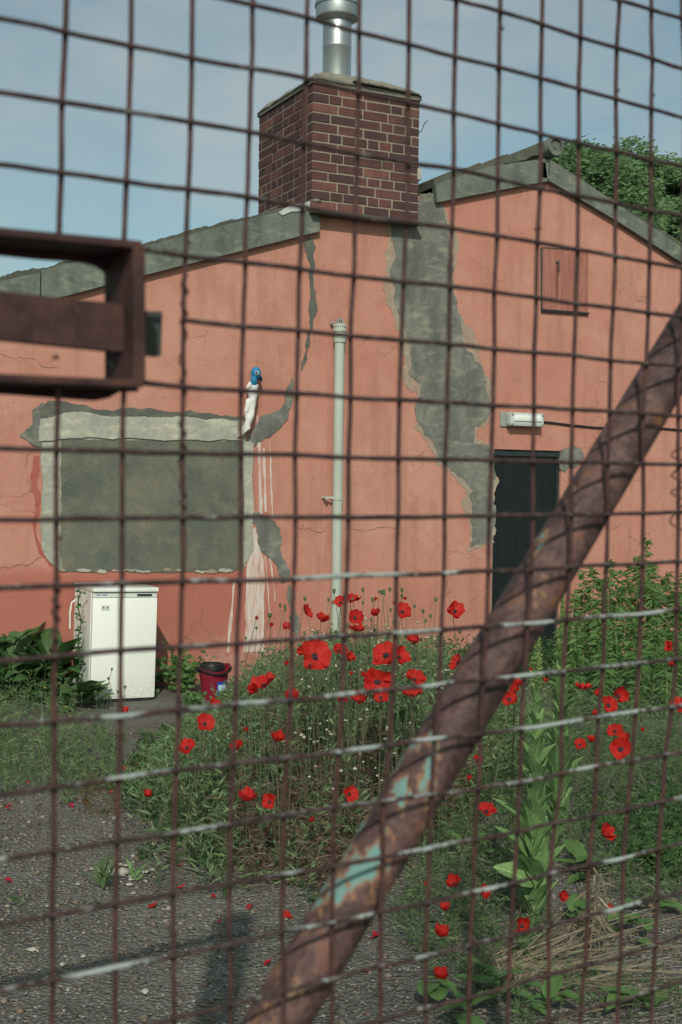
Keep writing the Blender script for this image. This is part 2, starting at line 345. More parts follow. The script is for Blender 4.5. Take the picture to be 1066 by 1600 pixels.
M['bolt'] = rust_mat('rusted_bolt_bar', None, scale=55, dark=.55)
M['grey_steel'] = simple('dull_grey_steel', (.075, .080, .074), (.055, .058, .052), 30, .6, .2)
M['brace'] = None
t = NT('rusted_brace_pipe'); sp = t.n('ShaderNodeSeparateXYZ'); t.l(t.pos(), sp.inputs[0])
n1 = t.math('ADD', t.math('MULTIPLY', t.noise(20, 7, .75), .65), t.math('MULTIPLY', t.noise(60, 6, .78), .35)); n2 = t.noise(160, 4, .7); c = t.ramp(n1, [(.34, (.018, .012, .012)), (.44, (.045, .024, .022)), (.50, (.085, .044, .040)), (.55, (.13, .072, .064)), (.59, (.19, .070, .036)), (.64, (.30, .15, .06))])
c = t.mix(t.ramp(n2, [(.4, 0.0), (.7, .4)]), c, (.13, .085, .08))
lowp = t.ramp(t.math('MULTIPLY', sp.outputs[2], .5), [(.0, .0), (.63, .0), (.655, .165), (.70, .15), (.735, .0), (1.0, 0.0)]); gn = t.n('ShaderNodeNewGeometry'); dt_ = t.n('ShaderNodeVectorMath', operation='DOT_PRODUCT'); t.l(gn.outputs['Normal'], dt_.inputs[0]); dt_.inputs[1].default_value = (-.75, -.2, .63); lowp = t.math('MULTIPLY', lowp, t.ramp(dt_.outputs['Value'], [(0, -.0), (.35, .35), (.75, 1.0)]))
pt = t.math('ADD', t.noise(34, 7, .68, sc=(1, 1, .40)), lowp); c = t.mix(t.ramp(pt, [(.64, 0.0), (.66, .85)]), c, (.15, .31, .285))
edge = t.ramp(pt, [(.60, 0.0), (.635, .6), (.65, 0.0)]); c = t.mix(edge, c, (.42, .20, .07))
t.bump(t.math('ADD', n1, n2), .8, .002); M['brace'] = t.fin(c, .62, 0, .35)
M['tarmac'] = tarmac(); M['aggregate'] = aggregate()
def stones_mat():
    t = NT('loose_stones'); g = t.n('ShaderNodeNewGeometry')
    c = t.ramp(g.outputs['Random Per Island'], [(0, (.055, .052, .046)), (.25, (.15, .128, .095)), (.45, (.085, .082, .072)), (.65, (.21, .175, .13)), (.82, (.16, .10, .075)), (.95, (.24, .22, .19)), (1, (.34, .32, .28))])
    t.bump(t.noise(150, 3), .3, .002); return t.fin(c, .8, 0, .3)
M['stones'] = stones_mat()
M['pale_stone'] = simple('pale_stone', (.42, .40, .34), (.34, .32, .27), 60, .8, bump=.4)
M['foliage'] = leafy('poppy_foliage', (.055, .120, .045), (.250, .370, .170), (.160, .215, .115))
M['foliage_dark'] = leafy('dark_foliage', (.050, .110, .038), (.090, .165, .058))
M['grass'] = leafy('weed_grass', (.060, .125, .045), (.220, .310, .140), (.12, .19, .09))
M['dry'] = leafy('dry_stems', (.085, .055, .045), (.25, .185, .135), (.13, .075, .062), .15)
M['straw'] = leafy('straw', (.34, .28, .20), (.22, .17, .12), None, .2)
M['redstem'] = leafy('reddish_weed', (.14, .07, .045), (.11, .13, .05), None, .2)
M['willow'] = leafy('willowherb_leaf', (.085, .175, .055), (.150, .265, .085), None, .3)
M['dock'] = leafy('dock_leaf', (.040, .100, .032), (.075, .155, .048), None, .25, .5, .4, True)
M['mullein'] = leafy('pale_leaf', (.15, .27, .10), (.22, .36, .14), (.13, .22, .09), .28, veins=True)
M['mullein_stem'] = leafy('pale_stem', (.16, .26, .09), (.20, .31, .11), None, .15)
M['spike'] = leafy('flower_spike_green', (.17, .27, .09), (.25, .34, .13), None, .2)
M['pod'] = leafy('seed_pod', (.085, .14, .065), (.14, .19, .10), None, .1)
M['daisy'] = leafy('white_buds', (.55, .53, .42), (.45, .42, .28), None, .1)
M['yellow'] = leafy('yellow_buds', (.55, .40, .05), (.5, .42, .10), None, .1)
M['tree_leaf'] = leafy('tree_leaf', (.10, .19, .08), (.19, .30, .125), (.13, .23, .10), .3)
M['bark'] = simple('bark', (.07, .055, .04), (.04, .033, .025), 12, .9, bump=.6, bscale=30, dist=.02)
def petal_mat():
    t = NT('poppy_petal'); oi = t.n('ShaderNodeObjectInfo'); c = t.mix(oi.outputs['Random'], (.56, .018, .014), (.70, .045, .032))
    tcx = t.n('ShaderNodeTexCoord'); vein = t.noise(3.2, 5, .65, vec=tcx.outputs['Object'], sc=(1.2, 7, 1)); crin = t.noise(7, 5, .7, vec=tcx.outputs['Object'])
    c = t.mix(t.ramp(vein, [(.45, 0.0), (.7, .55)]), c, (.36, .008, .012)); c = t.mix(t.ramp(crin, [(.52, 0.0), (.75, .35)]), c, (.80, .10, .07)); t.bump(t.math('ADD', vein, crin), .6, .006); t.fin(c, .5, 0, .25)
    tr = t.n('ShaderNodeBsdfTranslucent'); t.l(c, tr.inputs[0]); mx = t.n('ShaderNodeMixShader'); mx.inputs[0].default_value = .4
    t.l(t.b.outputs[0], mx.inputs[1]); t.l(tr.outputs[0], mx.inputs[2]); t.l(mx.outputs[0], t.t.nodes['Material Output'].inputs[0]); return t.m
M['petal'] = petal_mat(); M['poppy_stem'] = leafy('poppy_stem', (.075, .13, .055), (.17, .105, .075), None, .1); M['petal_old'] = simple('wilting_petal', (.42, .010, .022), (.30, .010, .025), 60, .6)
M['poppy_eye'] = simple('poppy_centre', (.012, .008, .012), (.03, .02, .03), 80, .7)
M['bird_blue'] = simple('blue_paint', (.015, .16, .32), (.02, .22, .40), 40, .5)
M['bird_dark'] = simple('dark_blue_paint', (.012, .04, .11), (.01, .03, .08), 40, .5)
M['cloth'] = simple('white_cloth', (.70, .69, .66), (.58, .57, .55), 30, .8, bump=.4, bscale=40)
M['wood_post'] = simple('weathered_post', (.12, .10, .08), (.08, .07, .055), 10, .9)
M['foil'] = simple('foil_wrapper', (.45, .42, .50), (.14, .10, .16), 40, .35, .5)

# ------------------------------------------------------------------ ground
def sheet(name, outline, z, m, thick=0.0, label=None):
    mb = MB(); pts = [Vector((p[0], p[1], z)) for p in outline]
    if thick: mb.prism(pts, (0, 0, -thick))
    else:
        mb.v = [tuple(p) for p in pts]; mb.f = [tuple(t) for t in tessellate_polygon([pts])]
        mb.f = [f if (pts[f[1]]-pts[f[0]]).cross(pts[f[2]]-pts[f[0]]).z > 0 else f[::-1] for f in mb.f]
    o = mb.build(name, m); return tag(o, label, kind='structure')
sheet('ground', [(-600, -600), (600, -600), (600, 600), (-600, 600)], 0, M['tarmac'])
def rough_line(pts, it=4, amp=.16, closed=True, seed=1, jit=None):
    r = random.Random(seed); pts = [Vector(p) for p in pts]; o2 = []; n = len(pts)
    for i in range(n if closed else n-1):
        a, b = pts[i], pts[(i+1) % n]; m = max(1, int((b-a).length/.30)) if len(a) == 2 and (b-a).length < 30 else 1
        o2 += [a.lerp(b, q/m) for q in range(m)]
    if not closed: o2.append(pts[-1])
    pts = o2
    for k in range(it):
        out = []; n = len(pts); rr = n if closed else n-1
        for i in range(rr):
            a, b = pts[i], pts[(i+1) % n]; d = b-a; out.append(a)
            if d.length > .004: out.append((a+b)/2 + Vector((d.y, -d.x))*r.uniform(-amp, amp))
        if not closed: out.append(pts[-1])
        pts = out
    return pts
edge_px = [(-700, 1262), (-200, 1250), (0, 1246), (110, 1243), (240, 1240), (340, 1260), (480, 1262), (620, 1240), (760, 1215), (930, 1190), (1100, 1180), (1600, 1172)]
el = [on_ground(*p).xy for p in edge_px]; el = rough_line(el, 4, .05, False, 3)
slab = [Vector((-6, -3)), Vector((12, -3)), Vector((12, el[-1].y))] + list(reversed(el)) + [Vector((-6, el[0].y))]
sheet('concrete_slab', slab, .022, M['aggregate'], .04)

# loose stones: scattered, tiny
def blob_template():
    t = (1+5**.5)/2; v = np.array([(0, 0, 1), (1, 0, 0), (0, 1, 0), (-1, 0, 0), (0, -1, 0), (0, 0, -1)], float)
    f = np.array([(0, 1, 2), (0, 2, 3), (0, 3, 4), (0, 4, 1), (5, 2, 1), (5, 3, 2), (5, 4, 3), (5, 1, 4)]); return v, f
bv, bf = blob_template()
def blobs(P, Sz, flat=.5):
    n = len(P); a = rng.uniform(0, 6.28, n); ca, sa = np.cos(a), np.sin(a)
    V = np.repeat(bv[None], n, 0) * rng.uniform(.65, 1.3, (n, 6, 1)); V = V*np.stack([Sz*rng.uniform(.7, 1.4, n), Sz, Sz*flat], 1)[:, None, :]
    x = V[:, :, 0]*ca[:, None]-V[:, :, 1]*sa[:, None]; y = V[:, :, 0]*sa[:, None]+V[:, :, 1]*ca[:, None]
    V = np.stack([x, y, V[:, :, 2]], 2) + P[:, None, :]
    Fq = bf[None] + (np.arange(n)*6)[:, None, None]; return V.reshape(-1, 3), Fq.reshape(-1, 3)
def inpoly(x, y, poly):
    c = np.zeros(x.shape, bool); n = len(poly); j = n-1
    for i in range(n):
        xi, yi = poly[i]; xj, yj = poly[j]
        with np.errstate(divide='ignore', invalid='ignore'):
            c ^= ((yi > y) != (yj > y)) & (x < (xj-xi)*(y-yi)/((yj-yi) if yj != yi else 1e-9)+xi)
        j = i
    return c
def sample(pxpoly, n, z=0.0):
    g = [on_ground(*p).xy for p in pxpoly]; a = np.array([(p.x, p.y) for p in g]); lo, hi = a.min(0), a.max(0); out = np.zeros((0, 2))
    while len(out) < n:
        q = rng.uniform(lo, hi, (n*3, 2)); out = np.vstack([out, q[inpoly(q[:, 0], q[:, 1], a)]])
    out = out[:n]; return np.column_stack([out, np.full(n, z)])
near = [(-250, 1255), (250, 1250), (600, 1250), (1250, 1190), (1500, 1700), (-400, 1700)]
P = sample(near, 17000, .026); Sz = rng.gamma(2.0, .0024, len(P))+.0015; V, Q = blobs(P, Sz, .55)
tag(mknp('loose_gravel', V, Q, M['stones']), 'small loose stones scattered over the worn concrete', 'gravel', kind='stuff')
P = sample([(-100, 1105), (330, 1105), (420, 1240), (-200, 1242)], 2200, .003); V, Q = blobs(P, rng.gamma(2, .002, len(P))+.002, .5)
tag(mknp('tarmac_grit', V, Q, M['stones']), 'fine grit lying on the tarmac in front of the fridge', 'grit', kind='stuff')
pale = [(240, 1319, .020, 'whitish pebble at the edge of the poppy clump'), (52, 1483, .026, 'flat buff stone low at the left of the slab'), (98, 1507, .020, 'rounded tan stone below the flat buff stone'),
        (190, 1362, .050, 'large chalky flake between the two small weeds'), (163, 1355, .030, 'chalky flake left of the small weed'), (228, 1548, .022, 'pale pebble near the shadow at bottom left'), (131, 1494, .014, 'small orange pebble on the grey slab'),
        (12, 1415, .012, 'tiny white pebble at the far left edge')]
random.seed(21)
for q in range(26): pale.append((random.gauss(185, 26), random.gauss(1362, 9), random.uniform(.008, .024), 'small chalky chip on the worn concrete near the two little weeds'))
for px, py, s, lb in pale:
    g = on_ground(px, py, .03); V, Q = blobs(np.array([[g.x, g.y, g.z]]), np.array([s]), .35); tag(mknp('stone', V, Q, M['pale_stone']), lb, 'stone', 'chalky chips near the little weeds' if lb.startswith('small chalky') else None)

# ------------------------------------------------------------------ building
B = empty('rendered_building', (5.5, YW, 0), 'salmon rendered gable building with grey barge boards and brick chimney', 'building')
YV = Vector((0, 1, 0))
def wp(px, py, off=0.0): p = on_wall(px, py); return Vector((p.x, YW-off, p.z))
roof_l = [(-420, 562), (0, 452), (220, 403), (495, 335), (677, 302), (848, 262)]
roof_r = [(866, 262), (1066, 398), (1330, 585)]
dl, dr, dt = wp(770, 760).x, wp(876, 760).x, wp(822, 703).z
out = [Vector((wp(-420, 562).x, YW, -.1)), Vector((dl, YW, -.1)), Vector((dl, YW, dt)), Vector((dr, YW, dt)), Vector((dr, YW, -.1)), Vector((wp(1330, 585).x, YW, -.1))]
out += [wp(*p) for p in reversed(roof_r)] + [wp(*p) for p in reversed(roof_l)]
MB().prism(out, (0, .25, 0)).build('wall', M['wall'], B)
# back of the building and inside of the doorway
mb = MB(); xl, xr = out[0].x, out[5].x
mb.box(((xl+.12), YW+4.6, out[-1].z/2), (.24, 8.6, out[-1].z)); mb.box((xr-.12, YW+4.6, out[6].z/2), (.24, 8.6, out[6].z)); mb.box(((xl+xr)/2, YW+8.9, 1.4), (xr-xl-.5, .2, 2.8))
mb.build('side_wall', M['wall'], B)
def crosses(p):
    a = np.array([(q.x, q.y) for q in p]); b = np.roll(a, -1, 0); n = len(a); d = b-a
    def side(P, D, Q): return D[:, None, 0]*(Q[None, :, 1]-P[:, None, 1])-D[:, None, 1]*(Q[None, :, 0]-P[:, None, 0])
    s1 = side(a, d, a)*side(a, d, b) < -1e-18; x = s1 & s1.T; i = np.arange(n); x[i, i] = x[i, (i+1) % n] = x[(i+1) % n, i] = False; return x.any()
def patch(name, px, off, m, seed=1, it=4, amp=.14, base=0.0):
    """irregular skim of material standing proud of the wall, thickness = off"""
    p0_ = [Vector((wp(*p).x, wp(*p).z)) for p in px]; p2 = rough_line(p0_, it, amp, True, seed); k_ = 0
    while crosses(p2) and k_ < 24: k_ += 1; amp *= .9; p2 = rough_line(p0_, it, amp, True, seed+k_*37)
    o = [Vector((p.x, YW-off, p.y)) for p in p2]
    return MB().prism(o, (0, off-base+.004, 0)).build(name, m, B)
# cement repair under the chimney
fp = [(612, 352), (610, 435), (616, 475), (633, 515), (640, 550), (638, 585), (658, 605), (653, 660), (678, 695), (703, 735), (738, 765), (733, 775), (737, 800), (733, 810), (735, 855), (748, 850), (764, 842), (769, 842), (768, 705), (763, 694), (739, 690), (740, 667), (760, 655), (760, 595), (743, 565), (720, 510), (703, 445), (700, 350), (690, 320), (676, 303), (655, 303), (640, 330)]
halo = [(604, 365), (603, 430), (612, 488), (628, 520), (633, 560), (630, 592), (650, 612), (648, 668), (672, 700), (706, 742), (728, 764), (726, 800), (728, 862), (752, 856), (772, 848), (771, 700), (766, 690), (745, 686), (746, 670), (766, 658), (766, 590), (749, 560), (727, 508), (710, 442), (708, 352), (697, 325), (650, 310)]
patch('cement_halo', halo, .004, M['cement_halo'], 5, 6, .22); patch('cement_patch', fp, .008, M['cement'], 4, 6, .16)
patch('cement_patch', [(876, 703), (892, 698), (908, 702), (912, 716), (902, 728), (888, 728), (884, 738), (877, 736)], .009, M['cement'], 9, 4, .18)
patch('cement_patch', [(477, 375), (490, 372), (493, 386), (489, 402), (488, 430), (492, 462), (494, 488), (489, 512), (483, 540), (472, 580), (470, 577), (478, 545), (484, 515), (483, 490), (485, 465), (483, 430), (481, 405), (476, 392)], .008, M['cement_dark'], 2, 5, .2)
patch('cement_patch', [(455, 590), (459, 618), (450, 655), (425, 678), (398, 697), (385, 702), (402, 660), (428, 644), (446, 628)], .009, M['cement'], 3, 5, .17)
patch('cement_patch', [(385, 803), (405, 800), (430, 815), (440, 868), (452, 890), (453, 908), (440, 912), (432, 882), (415, 866), (403, 840), (398, 818)], .008, M['cement'], 6, 5, .17)
patch('cement_patch', [(452, 912), (462, 925), (470, 975), (462, 1000), (455, 950)], .006, M['cement'], 6, 4, .2)
# blocked-up window: recessed infill, lintel, surround
patch('window_surround', [(60, 645), (384, 652), (384, 885), (95, 890), (90, 880), (70, 850), (64, 700)], .0045, M['cement_pale'], 11, 4, .03)
patch('window_surround', [(30, 680), (50, 664), (50, 642), (66, 629), (76, 640), (62, 660), (66, 700), (45, 692)], .010, M['cement'], 12, 5, .14)
patch('window_surround', [(60, 640), (75, 626), (110, 630), (150, 640), (200, 637), (260, 643), (330, 646), (384, 651), (384, 657), (250, 656), (170, 655), (100, 650), (64, 655)], .012, M['cement_dark'], 22, 5, .07)
patch('window_surround', [(63, 700), (95, 700), (95, 893), (84, 884), (72, 872), (66, 858)], .013, M['cement_pale'], 13, 5, .06)
patch('window_surround', [(379, 690), (396, 692), (395, 860), (387, 874), (380, 882)], .013, M['cement_pale'], 14, 5, .06)
patch('window_lintel', [(62, 655), (100, 645), (150, 647), (240, 652), (378, 656), (379, 689), (250, 688), (98, 686), (60, 690)], .018, M['cement_pale'], 15, 5, .05)
patch('window_infill', [(95, 686), (379, 690), (381, 890), (300, 893), (200, 893), (95, 894)], .007, M['infill'], 16, 5, .03)
for i in range(11):
    cx_ = 100+i*26+random.uniform(-8, 8); cy_ = 891.5+random.uniform(-1.5, 1.5); w_ = random.uniform(5, 14); h_ = random.uniform(1.2, 3.2)
    patch('chipped_edge', [(cx_-w_, cy_), (cx_-w_*.4, cy_-h_), (cx_+w_*.5, cy_-h_*.8), (cx_+w_, cy_+h_*.2), (cx_+w_*.3, cy_+h_), (cx_-w_*.5, cy_+h_*.8)], .0105+.0002*i, M['cement_pale'] if i % 3 else M['cement_halo'], 200+i, 4, .2)
patch('old_paint', [(54, 712), (63, 712), (64, 858), (82, 884), (78, 886), (62, 866), (56, 850)], .003, M['redpaint'], 17, 5, .10)
patch('old_paint', [(513, 530), (522, 530), (518, 980), (505, 980)], .002, M['stain'], 18, 5, .03)
patch('old_paint', [(515, 420), (530, 430), (534, 500), (515, 500)], .002, M['stain'], 19, 5, .12)
# whitewash runs
patch('white_run', [(386, 850), (393, 828), (400, 824), (407, 846), (412, 880), (413, 1020), (379, 1020), (384, 930)], .005, M['white_streak'], 20, 5, .05)
for i, (x0, y0, x1, y1, w) in enumerate([(405, 690, 408, 815, 3.5), (412, 700, 415, 800, 2.5), (421, 690, 426, 810, 2), (414, 870, 422, 960, 2.2), (421, 860, 430, 940, 2), (366, 905, 356, 1020, 4), (402, 650, 404, 700, 4)]):
    patch('white_run', [(x0-w/2, y0), (x0+w/2, y0), ((x0+x1)/2+w*.6, (y0+y1)/2), (x1+w/2, y1), (x1-w/2, y1), ((x0+x1)/2-w*.5, (y0+y1)/2)], .003+.0004*i, M['white_streak'], 30+i, 4, .03)
# cracks
def crack(px, w, seed):
    p = rough_line([Vector((wp(*q).x, wp(*q).z)) for q in px], 4, .16, False, seed); L = []; Rr = []
    for i, q in enumerate(p):
        d = (p[min(i+1, len(p)-1)]-p[max(i-1, 0)]); d.normalize(); n = Vector((-d.y, d.x))*(w*(.35+random.random()*.8)/2); L.append(q+n); Rr.append(q-n)
    vs = [(q.x, YW-.0015, q.y) for q in L]+[(q.x, YW-.0015, q.y) for q in Rr]; n = len(L)
    mk('crack', vs, [(i, i+1, n+i+1, n+i) for i in range(n-1)], M['dark_plastic'], B)
crack([(462, 826), (500, 832), (560, 828), (620, 826)], .004, 3); crack([(0, 888), (60, 872), (66, 870)], .004, 5); crack([(0, 553), (45, 560), (90, 575)], .003, 6)
crack([(56, 660), (52, 700), (40, 730)], .003, 8); crack([(690, 560), (735, 600)], .003, 9)
# barge boards
def barge(name, top, bot, off0, off1, m):
    o = [wp(*p, off1) for p in top] + [wp(*p, off1) for p in bot]
    return MB().prism(o, (0, off1-off0, 0)).build(name, m, B)
barge('barge_board', [(-420, 545), (0, 440), (60, 428)], [(60, 474), (0, 487), (-420, 595)], .0, .055, M['barge'])
barge('barge_board', [(62, 424), (135, 405), (217, 388), (350, 353), (492, 318), (494, 336), (496, 363)], [(380, 392), (220, 432), (62, 474)], .0, .060, M['barge'])
barge('barge_board', [(675, 290), (760, 262), (846, 250)], [(850, 285), (760, 302), (678, 318)], .0, .060, M['barge'])
barge('barge_board', [(855, 252), (872, 263), (960, 322), (1066, 392), (1330, 570)], [(1330, 610), (1066, 416), (960, 348), (852, 284)], .0, .060, M['barge'])
def capping(px, h, off, m, seed):
    pts = rough_line([Vector((wp(*q).x, wp(*q).z)) for q in px], 4, .05, False, seed)
    o = [Vector((p.x, YW-off, p.y+h*(.6+.5*random.random()))) for p in pts]+[Vector((p.x, YW-off, p.y-.03)) for p in reversed(pts)]
    MB().prism(o, (0, off+.3, 0)).build('roof_edge', m, B)
capping([(-420, 546), (0, 440), (62, 424)], .035, .02, M['barge_edge'], 3); capping([(62, 423), (217, 386), (440, 328)], .018, .03, M['barge_edge'], 4)
capping([(675, 288), (700, 278), (790, 250), (846, 235)], .05, .03, M['barge_edge'], 5); capping([(868, 258), (1066, 388), (1330, 568)], .02, .03, M['barge_edge'], 6)
# hog's back of mortar and old sheet over the upper left slope
patch_pts = [(690, 280), (720, 272), (750, 262), (790, 245), (820, 233), (846, 224), (850, 252), (760, 268)]
o2 = rough_line([Vector((wp(*p).x, wp(*p).z)) for p in patch_pts], 4, .05, True, 8); MB().prism([Vector((p.x, YW+.02, p.y)) for p in o2], (0, .8, 0)).build('roof_edge', M['barge_edge'], B)
# roof slopes
mb = MB(); rl = wp(-420, 550); rr = wp(1330, 575); ap = wp(856, 245)
for a, b in ((wp(-420, 552), wp(495, 330)), (wp(675, 298), ap), (ap, rr)):
    mb.prism([a+YV*.25, b+YV*.25, b+YV*.25+Vector((0, 0, .05)), a+YV*.25+Vector((0, 0, .05))], (0, 8.8, 0))
mb.build('roof', M['roof'], B)
# ridge tile with round end
rc = wp(858, 233); a3 = (Vector((1, 0, 0)), Vector((0, 0, 1)), Vector((0, -1, 0)))
r0 = .090
ridge = MB().lathe(rc, [(r0*.8, -1.2), (r0, -.0), (r0, .10), (r0*.93, .115), (r0*.74, .115), (r0*.68, .095), (r0*.3, .095), (r0*.22, .105), (0, .105)], 28, a3)
autosmooth(ridge.build('ridge_tile', M['barge'], B))
MB().box(wp(845, 268, .05)+YV*.02, (.10, .06, .16), bev=.01).build('ridge_bracket', M['barge'], B)
# chimney
cx0 = wp(487, 300).x*(YW-.10)/YW; cx1 = wp(654, 300).x*(YW-.10)/YW; cy0 = YW-.10; cy1 = YW+1.05
def zat(px, py, y): r = ray(px, py); return CAM.z + r.z*(y/r.y)
cz0 = zat(490, 327, cy0); cz1 = zat(487, 128, cy0)
NC = 13; ch = (cz1-cz0)/NC
CH = MB().box(((cx0+cx1)/2, (cy0+cy1)/2, (cz0+cz1)/2), (cx1-cx0-.009, cy1-cy0-.009, cz1-cz0-.004), None).build('chimney', M['mortar'], B)
MB().box(((cx0+cx1)/2, (cy0+cy1)/2+.08, cz0-.6), (cx1-cx0-.02, cy1-cy0-.16, 1.2)).build('chimney_base', M['wall'], B)
sb, hb, dpt = .233, .110, .108
def brick_mesh(L, seed):
    r = random.Random(seed); h = ch-.0115; vs = []
    mb = MB().box((0, 0, 0), (L, dpt, h), bev=.005); me = bpy.data.meshes.new('brick')
    me.from_pydata([(v[0]+r.uniform(-.0012, .0012), v[1]+r.uniform(-.001, .001), v[2]+r.uniform(-.001, .001)) for v in mb.v], [], mb.f); me.materials.append(M['brick']); return me
BM = {}
def bmesh_for(L):
    k = round(L, 2)
    if k not in BM: BM[k] = (brick_mesh(k, len(BM)), k)
    return BM[k][0]
rb = random.Random(5); nb = 0
ro = rootloc(CH)
def put(px_, py_, pz_, L, ang):
    global nb
    o = bpy.data.objects.new('brick', bmesh_for(L)); COL.objects.link(o); o.parent = CH
    o.location = (px_-ro.x, py_-ro.y, pz_-ro.z); o.rotation_euler = (0, 0, ang); nb += 1
def run(total, first):
    """lengths filling total: stretcher courses alternate with header courses, none quite regular"""
    out = []; x = 0; L = first; st_row = first > .2
    while x < total-.001:
        L = min(L, total-x)
        if total-x-L < .06: L = total-x
        out.append((x, L-.011)); x += L
        L = (sb if rb.random() < (.85 if st_row else .18) else hb)+.012+rb.uniform(-.012, .012)
        if x == L and not st_row: L = hb*.55
    return out
for k in range(NC):
    z = cz0+ch*(k+.5); odd = k % 2
    jut = lambda: rb.uniform(-.002, .003)
    wf = cx1-cx0; dl_ = cy1-cy0
    # front: full width on even courses, butts between returns on odd ones
    for x, L in run(wf+.011, sb+.012 if not odd else sb*.8*(.9+.2*rb.random()) if k % 4 == 1 else hb*1.45): put(cx0+x+L/2, cy0+dpt/2+jut(), z, L, 0)
    for x, L in run(dl_-dpt-.012, hb+.012 if not odd else sb+.012): put(cx0+dpt/2+jut(), cy0+dpt+.012+x+L/2+.006, z, L, R(90))
    if nb < 285:
        for x, L in run(dl_-dpt-.012, sb+.012 if not odd else hb*1.5): put(cx1-dpt/2+jut(), cy0+dpt+.012+x+L/2+.006, z, L, R(90))
# flaunching
nx, ny = 18, 18; vs = []; fs = []
for i in range(nx+1):
    for j in range(ny+1):
        u, v = i/nx, j/ny; x = cx0-.012+(cx1-cx0+.024)*u; y = cy0-.012+(cy1-cy0+.024)*v
        e = min(u, 1-u, v, 1-v)*2; h = .045+.21*min(1, e*1.35)**.8 + .022*noise.noise(Vector((x*6, y*6, 3)))
        if e == 0: h = .030+.012*noise.noise(Vector((x*9, y*9, 1)))
        vs.append((x, y, cz1+h))
for i in range(nx):
    for j in range(ny): a = i*(ny+1)+j; fs.append((a, a+ny+1, a+ny+2, a+1))
rim = [i*(ny+1) for i in range(nx+1)]+[nx*(ny+1)+j for j in range(1, ny+1)]+[i*(ny+1)+ny for i in range(nx-1, -1, -1)]+[j for j in range(ny-1, 0, -1)]
b0 = len(vs)
for i in rim: vs.append((vs[i][0], vs[i][1], cz1-.008))
n = len(rim)
for q in range(n): fs.append((rim[q], rim[(q+1) % n], b0+(q+1) % n, b0+q))
mk('flaunching', vs, [f[::-1] for f in fs], M['flaunch'], B, True)
mb = MB()
for i in range(5):
    mb.box((cx0+.45+i*.125, cy0-.012+.05, cz1+.062-.004*i), (.135, .12, .012), (Vector((1, 0, -.08+.03*(i % 2))).normalized(), YV, Vector((.08, 0, 1)).normalized()))
mb.build('slate_edge', M['barge_edge'], B)
# dark slab added as the shade line under the chimney; flashings
MB().box(((cx0+cx1)/2+.01, cy0+.09, cz0-.016), (cx1-cx0+.03, .26, .03), bev=.006).build('chimney_shade_slab', M['barge_edge'], B)
MB().prism([wp(*p, .07) for p in rough_line([Vector(q) for q in [(430, 334), (452, 322), (470, 320), (486, 314), (494, 318), (480, 328), (468, 332), (450, 333), (436, 339)]], 2, .08, True, 4)], (0, .25, 0)).build('flashing', M['lead'], B)
V, Q = blobs(np.array([list(wp(487, 317, .08))]), np.array([.05]), .6); mknp('mortar_lump', V, Q, M['flaunch'], B)
MB().tube([Vector((cx1+.01, cy0+.08, zat(655, 208, cy0))), Vector((cx1+.06, cy0+.06, zat(655, 200, cy0))), Vector((cx1+.075, cy0+.05, zat(655, 190, cy0))), Vector((cx1+.11, cy0+.05, zat(655, 183, cy0)))], .004, 6).build('loose_wire', M['cable'], B)
MB().box((cx1+.008, cy0+.03, zat(655, 272, cy0)), (.045, .07, .10), bev=.01).build('mortar_lump', M['cement_pale'], B)
# flue
fy = (cy0+cy1)/2; r_ = ray(527, 60); fx = r_.x*fy/r_.y
FL = autosmooth(MB().lathe((fx, fy, 0), [(.128, cz1+.1), (.128, cz1+.52), (.131, cz1+.525), (.131, cz1+.545), (.128, cz1+.55), (.128, 6.05)], 36).build('flue_pipe', M['steel'], B))
zc = zat(527, 30, fy)
autosmooth(MB().lathe((fx, fy, 0), [(.132, zc-.03), (.19, zc+.0), (.195, zc+.015), (.195, zc+.10), (.205, zc+.105), (.205, zc+.125), (.195, zc+.13), (.195, zc+.24), (.16, zc+.27), (.16, zc+.30)], 36).build('flue_cowl', M['steel'], FL))
autosmooth(MB().lathe((fx, fy, 0), [(.21, zc+.36), (.215, zc+.37), (.02, zc+.46)], 36).build('rain_cap', M['steel'], FL))
# door
fr = .055
DO = MB().box(((dl+dr)/2, YW+.075, (dt-.07)/2+.01), (dr-dl-.05, .04, dt-.09), bev=.003).build('door', M['door'], B)
mb = MB(); mb.box(((dl+dr)/2, YW+.055, dt-.030), (dr-dl, .07, .058), bev=.004); mb.box((dr-.014, YW+.06, dt/2-.03), (.027, .07, dt-.06), bev=.003)
mb.build('door_frame', M['doorframe'], B)
MB().box((dl+.006, YW+.03, dt/2-.05), (.010, .06, dt-.1)).build('door_frame', M['pale_wood'], B)
MB().box(((dl+dr)/2, YW+.10, -.02), (dr-dl, .2, .06)).build('doorstep', M['cement_dark'], B)
mb = MB(); mb.box((dr-.12, YW+.05, 1.02), (.045, .012, .16), bev=.003); mb.tube([(dr-.12, YW+.045, 1.04), (dr-.12, YW+.0, 1.04), (dr-.22, YW-.002, 1.035)], .009, 8); mb.build('door_handle', M['dark_plastic'], DO)
for dx in (0,): MB().box(((dl+dr)/2, YW+.05, dt-.075), (dr-dl-.06, .012, .014)).build('drip_strip', M['doorframe'], DO)
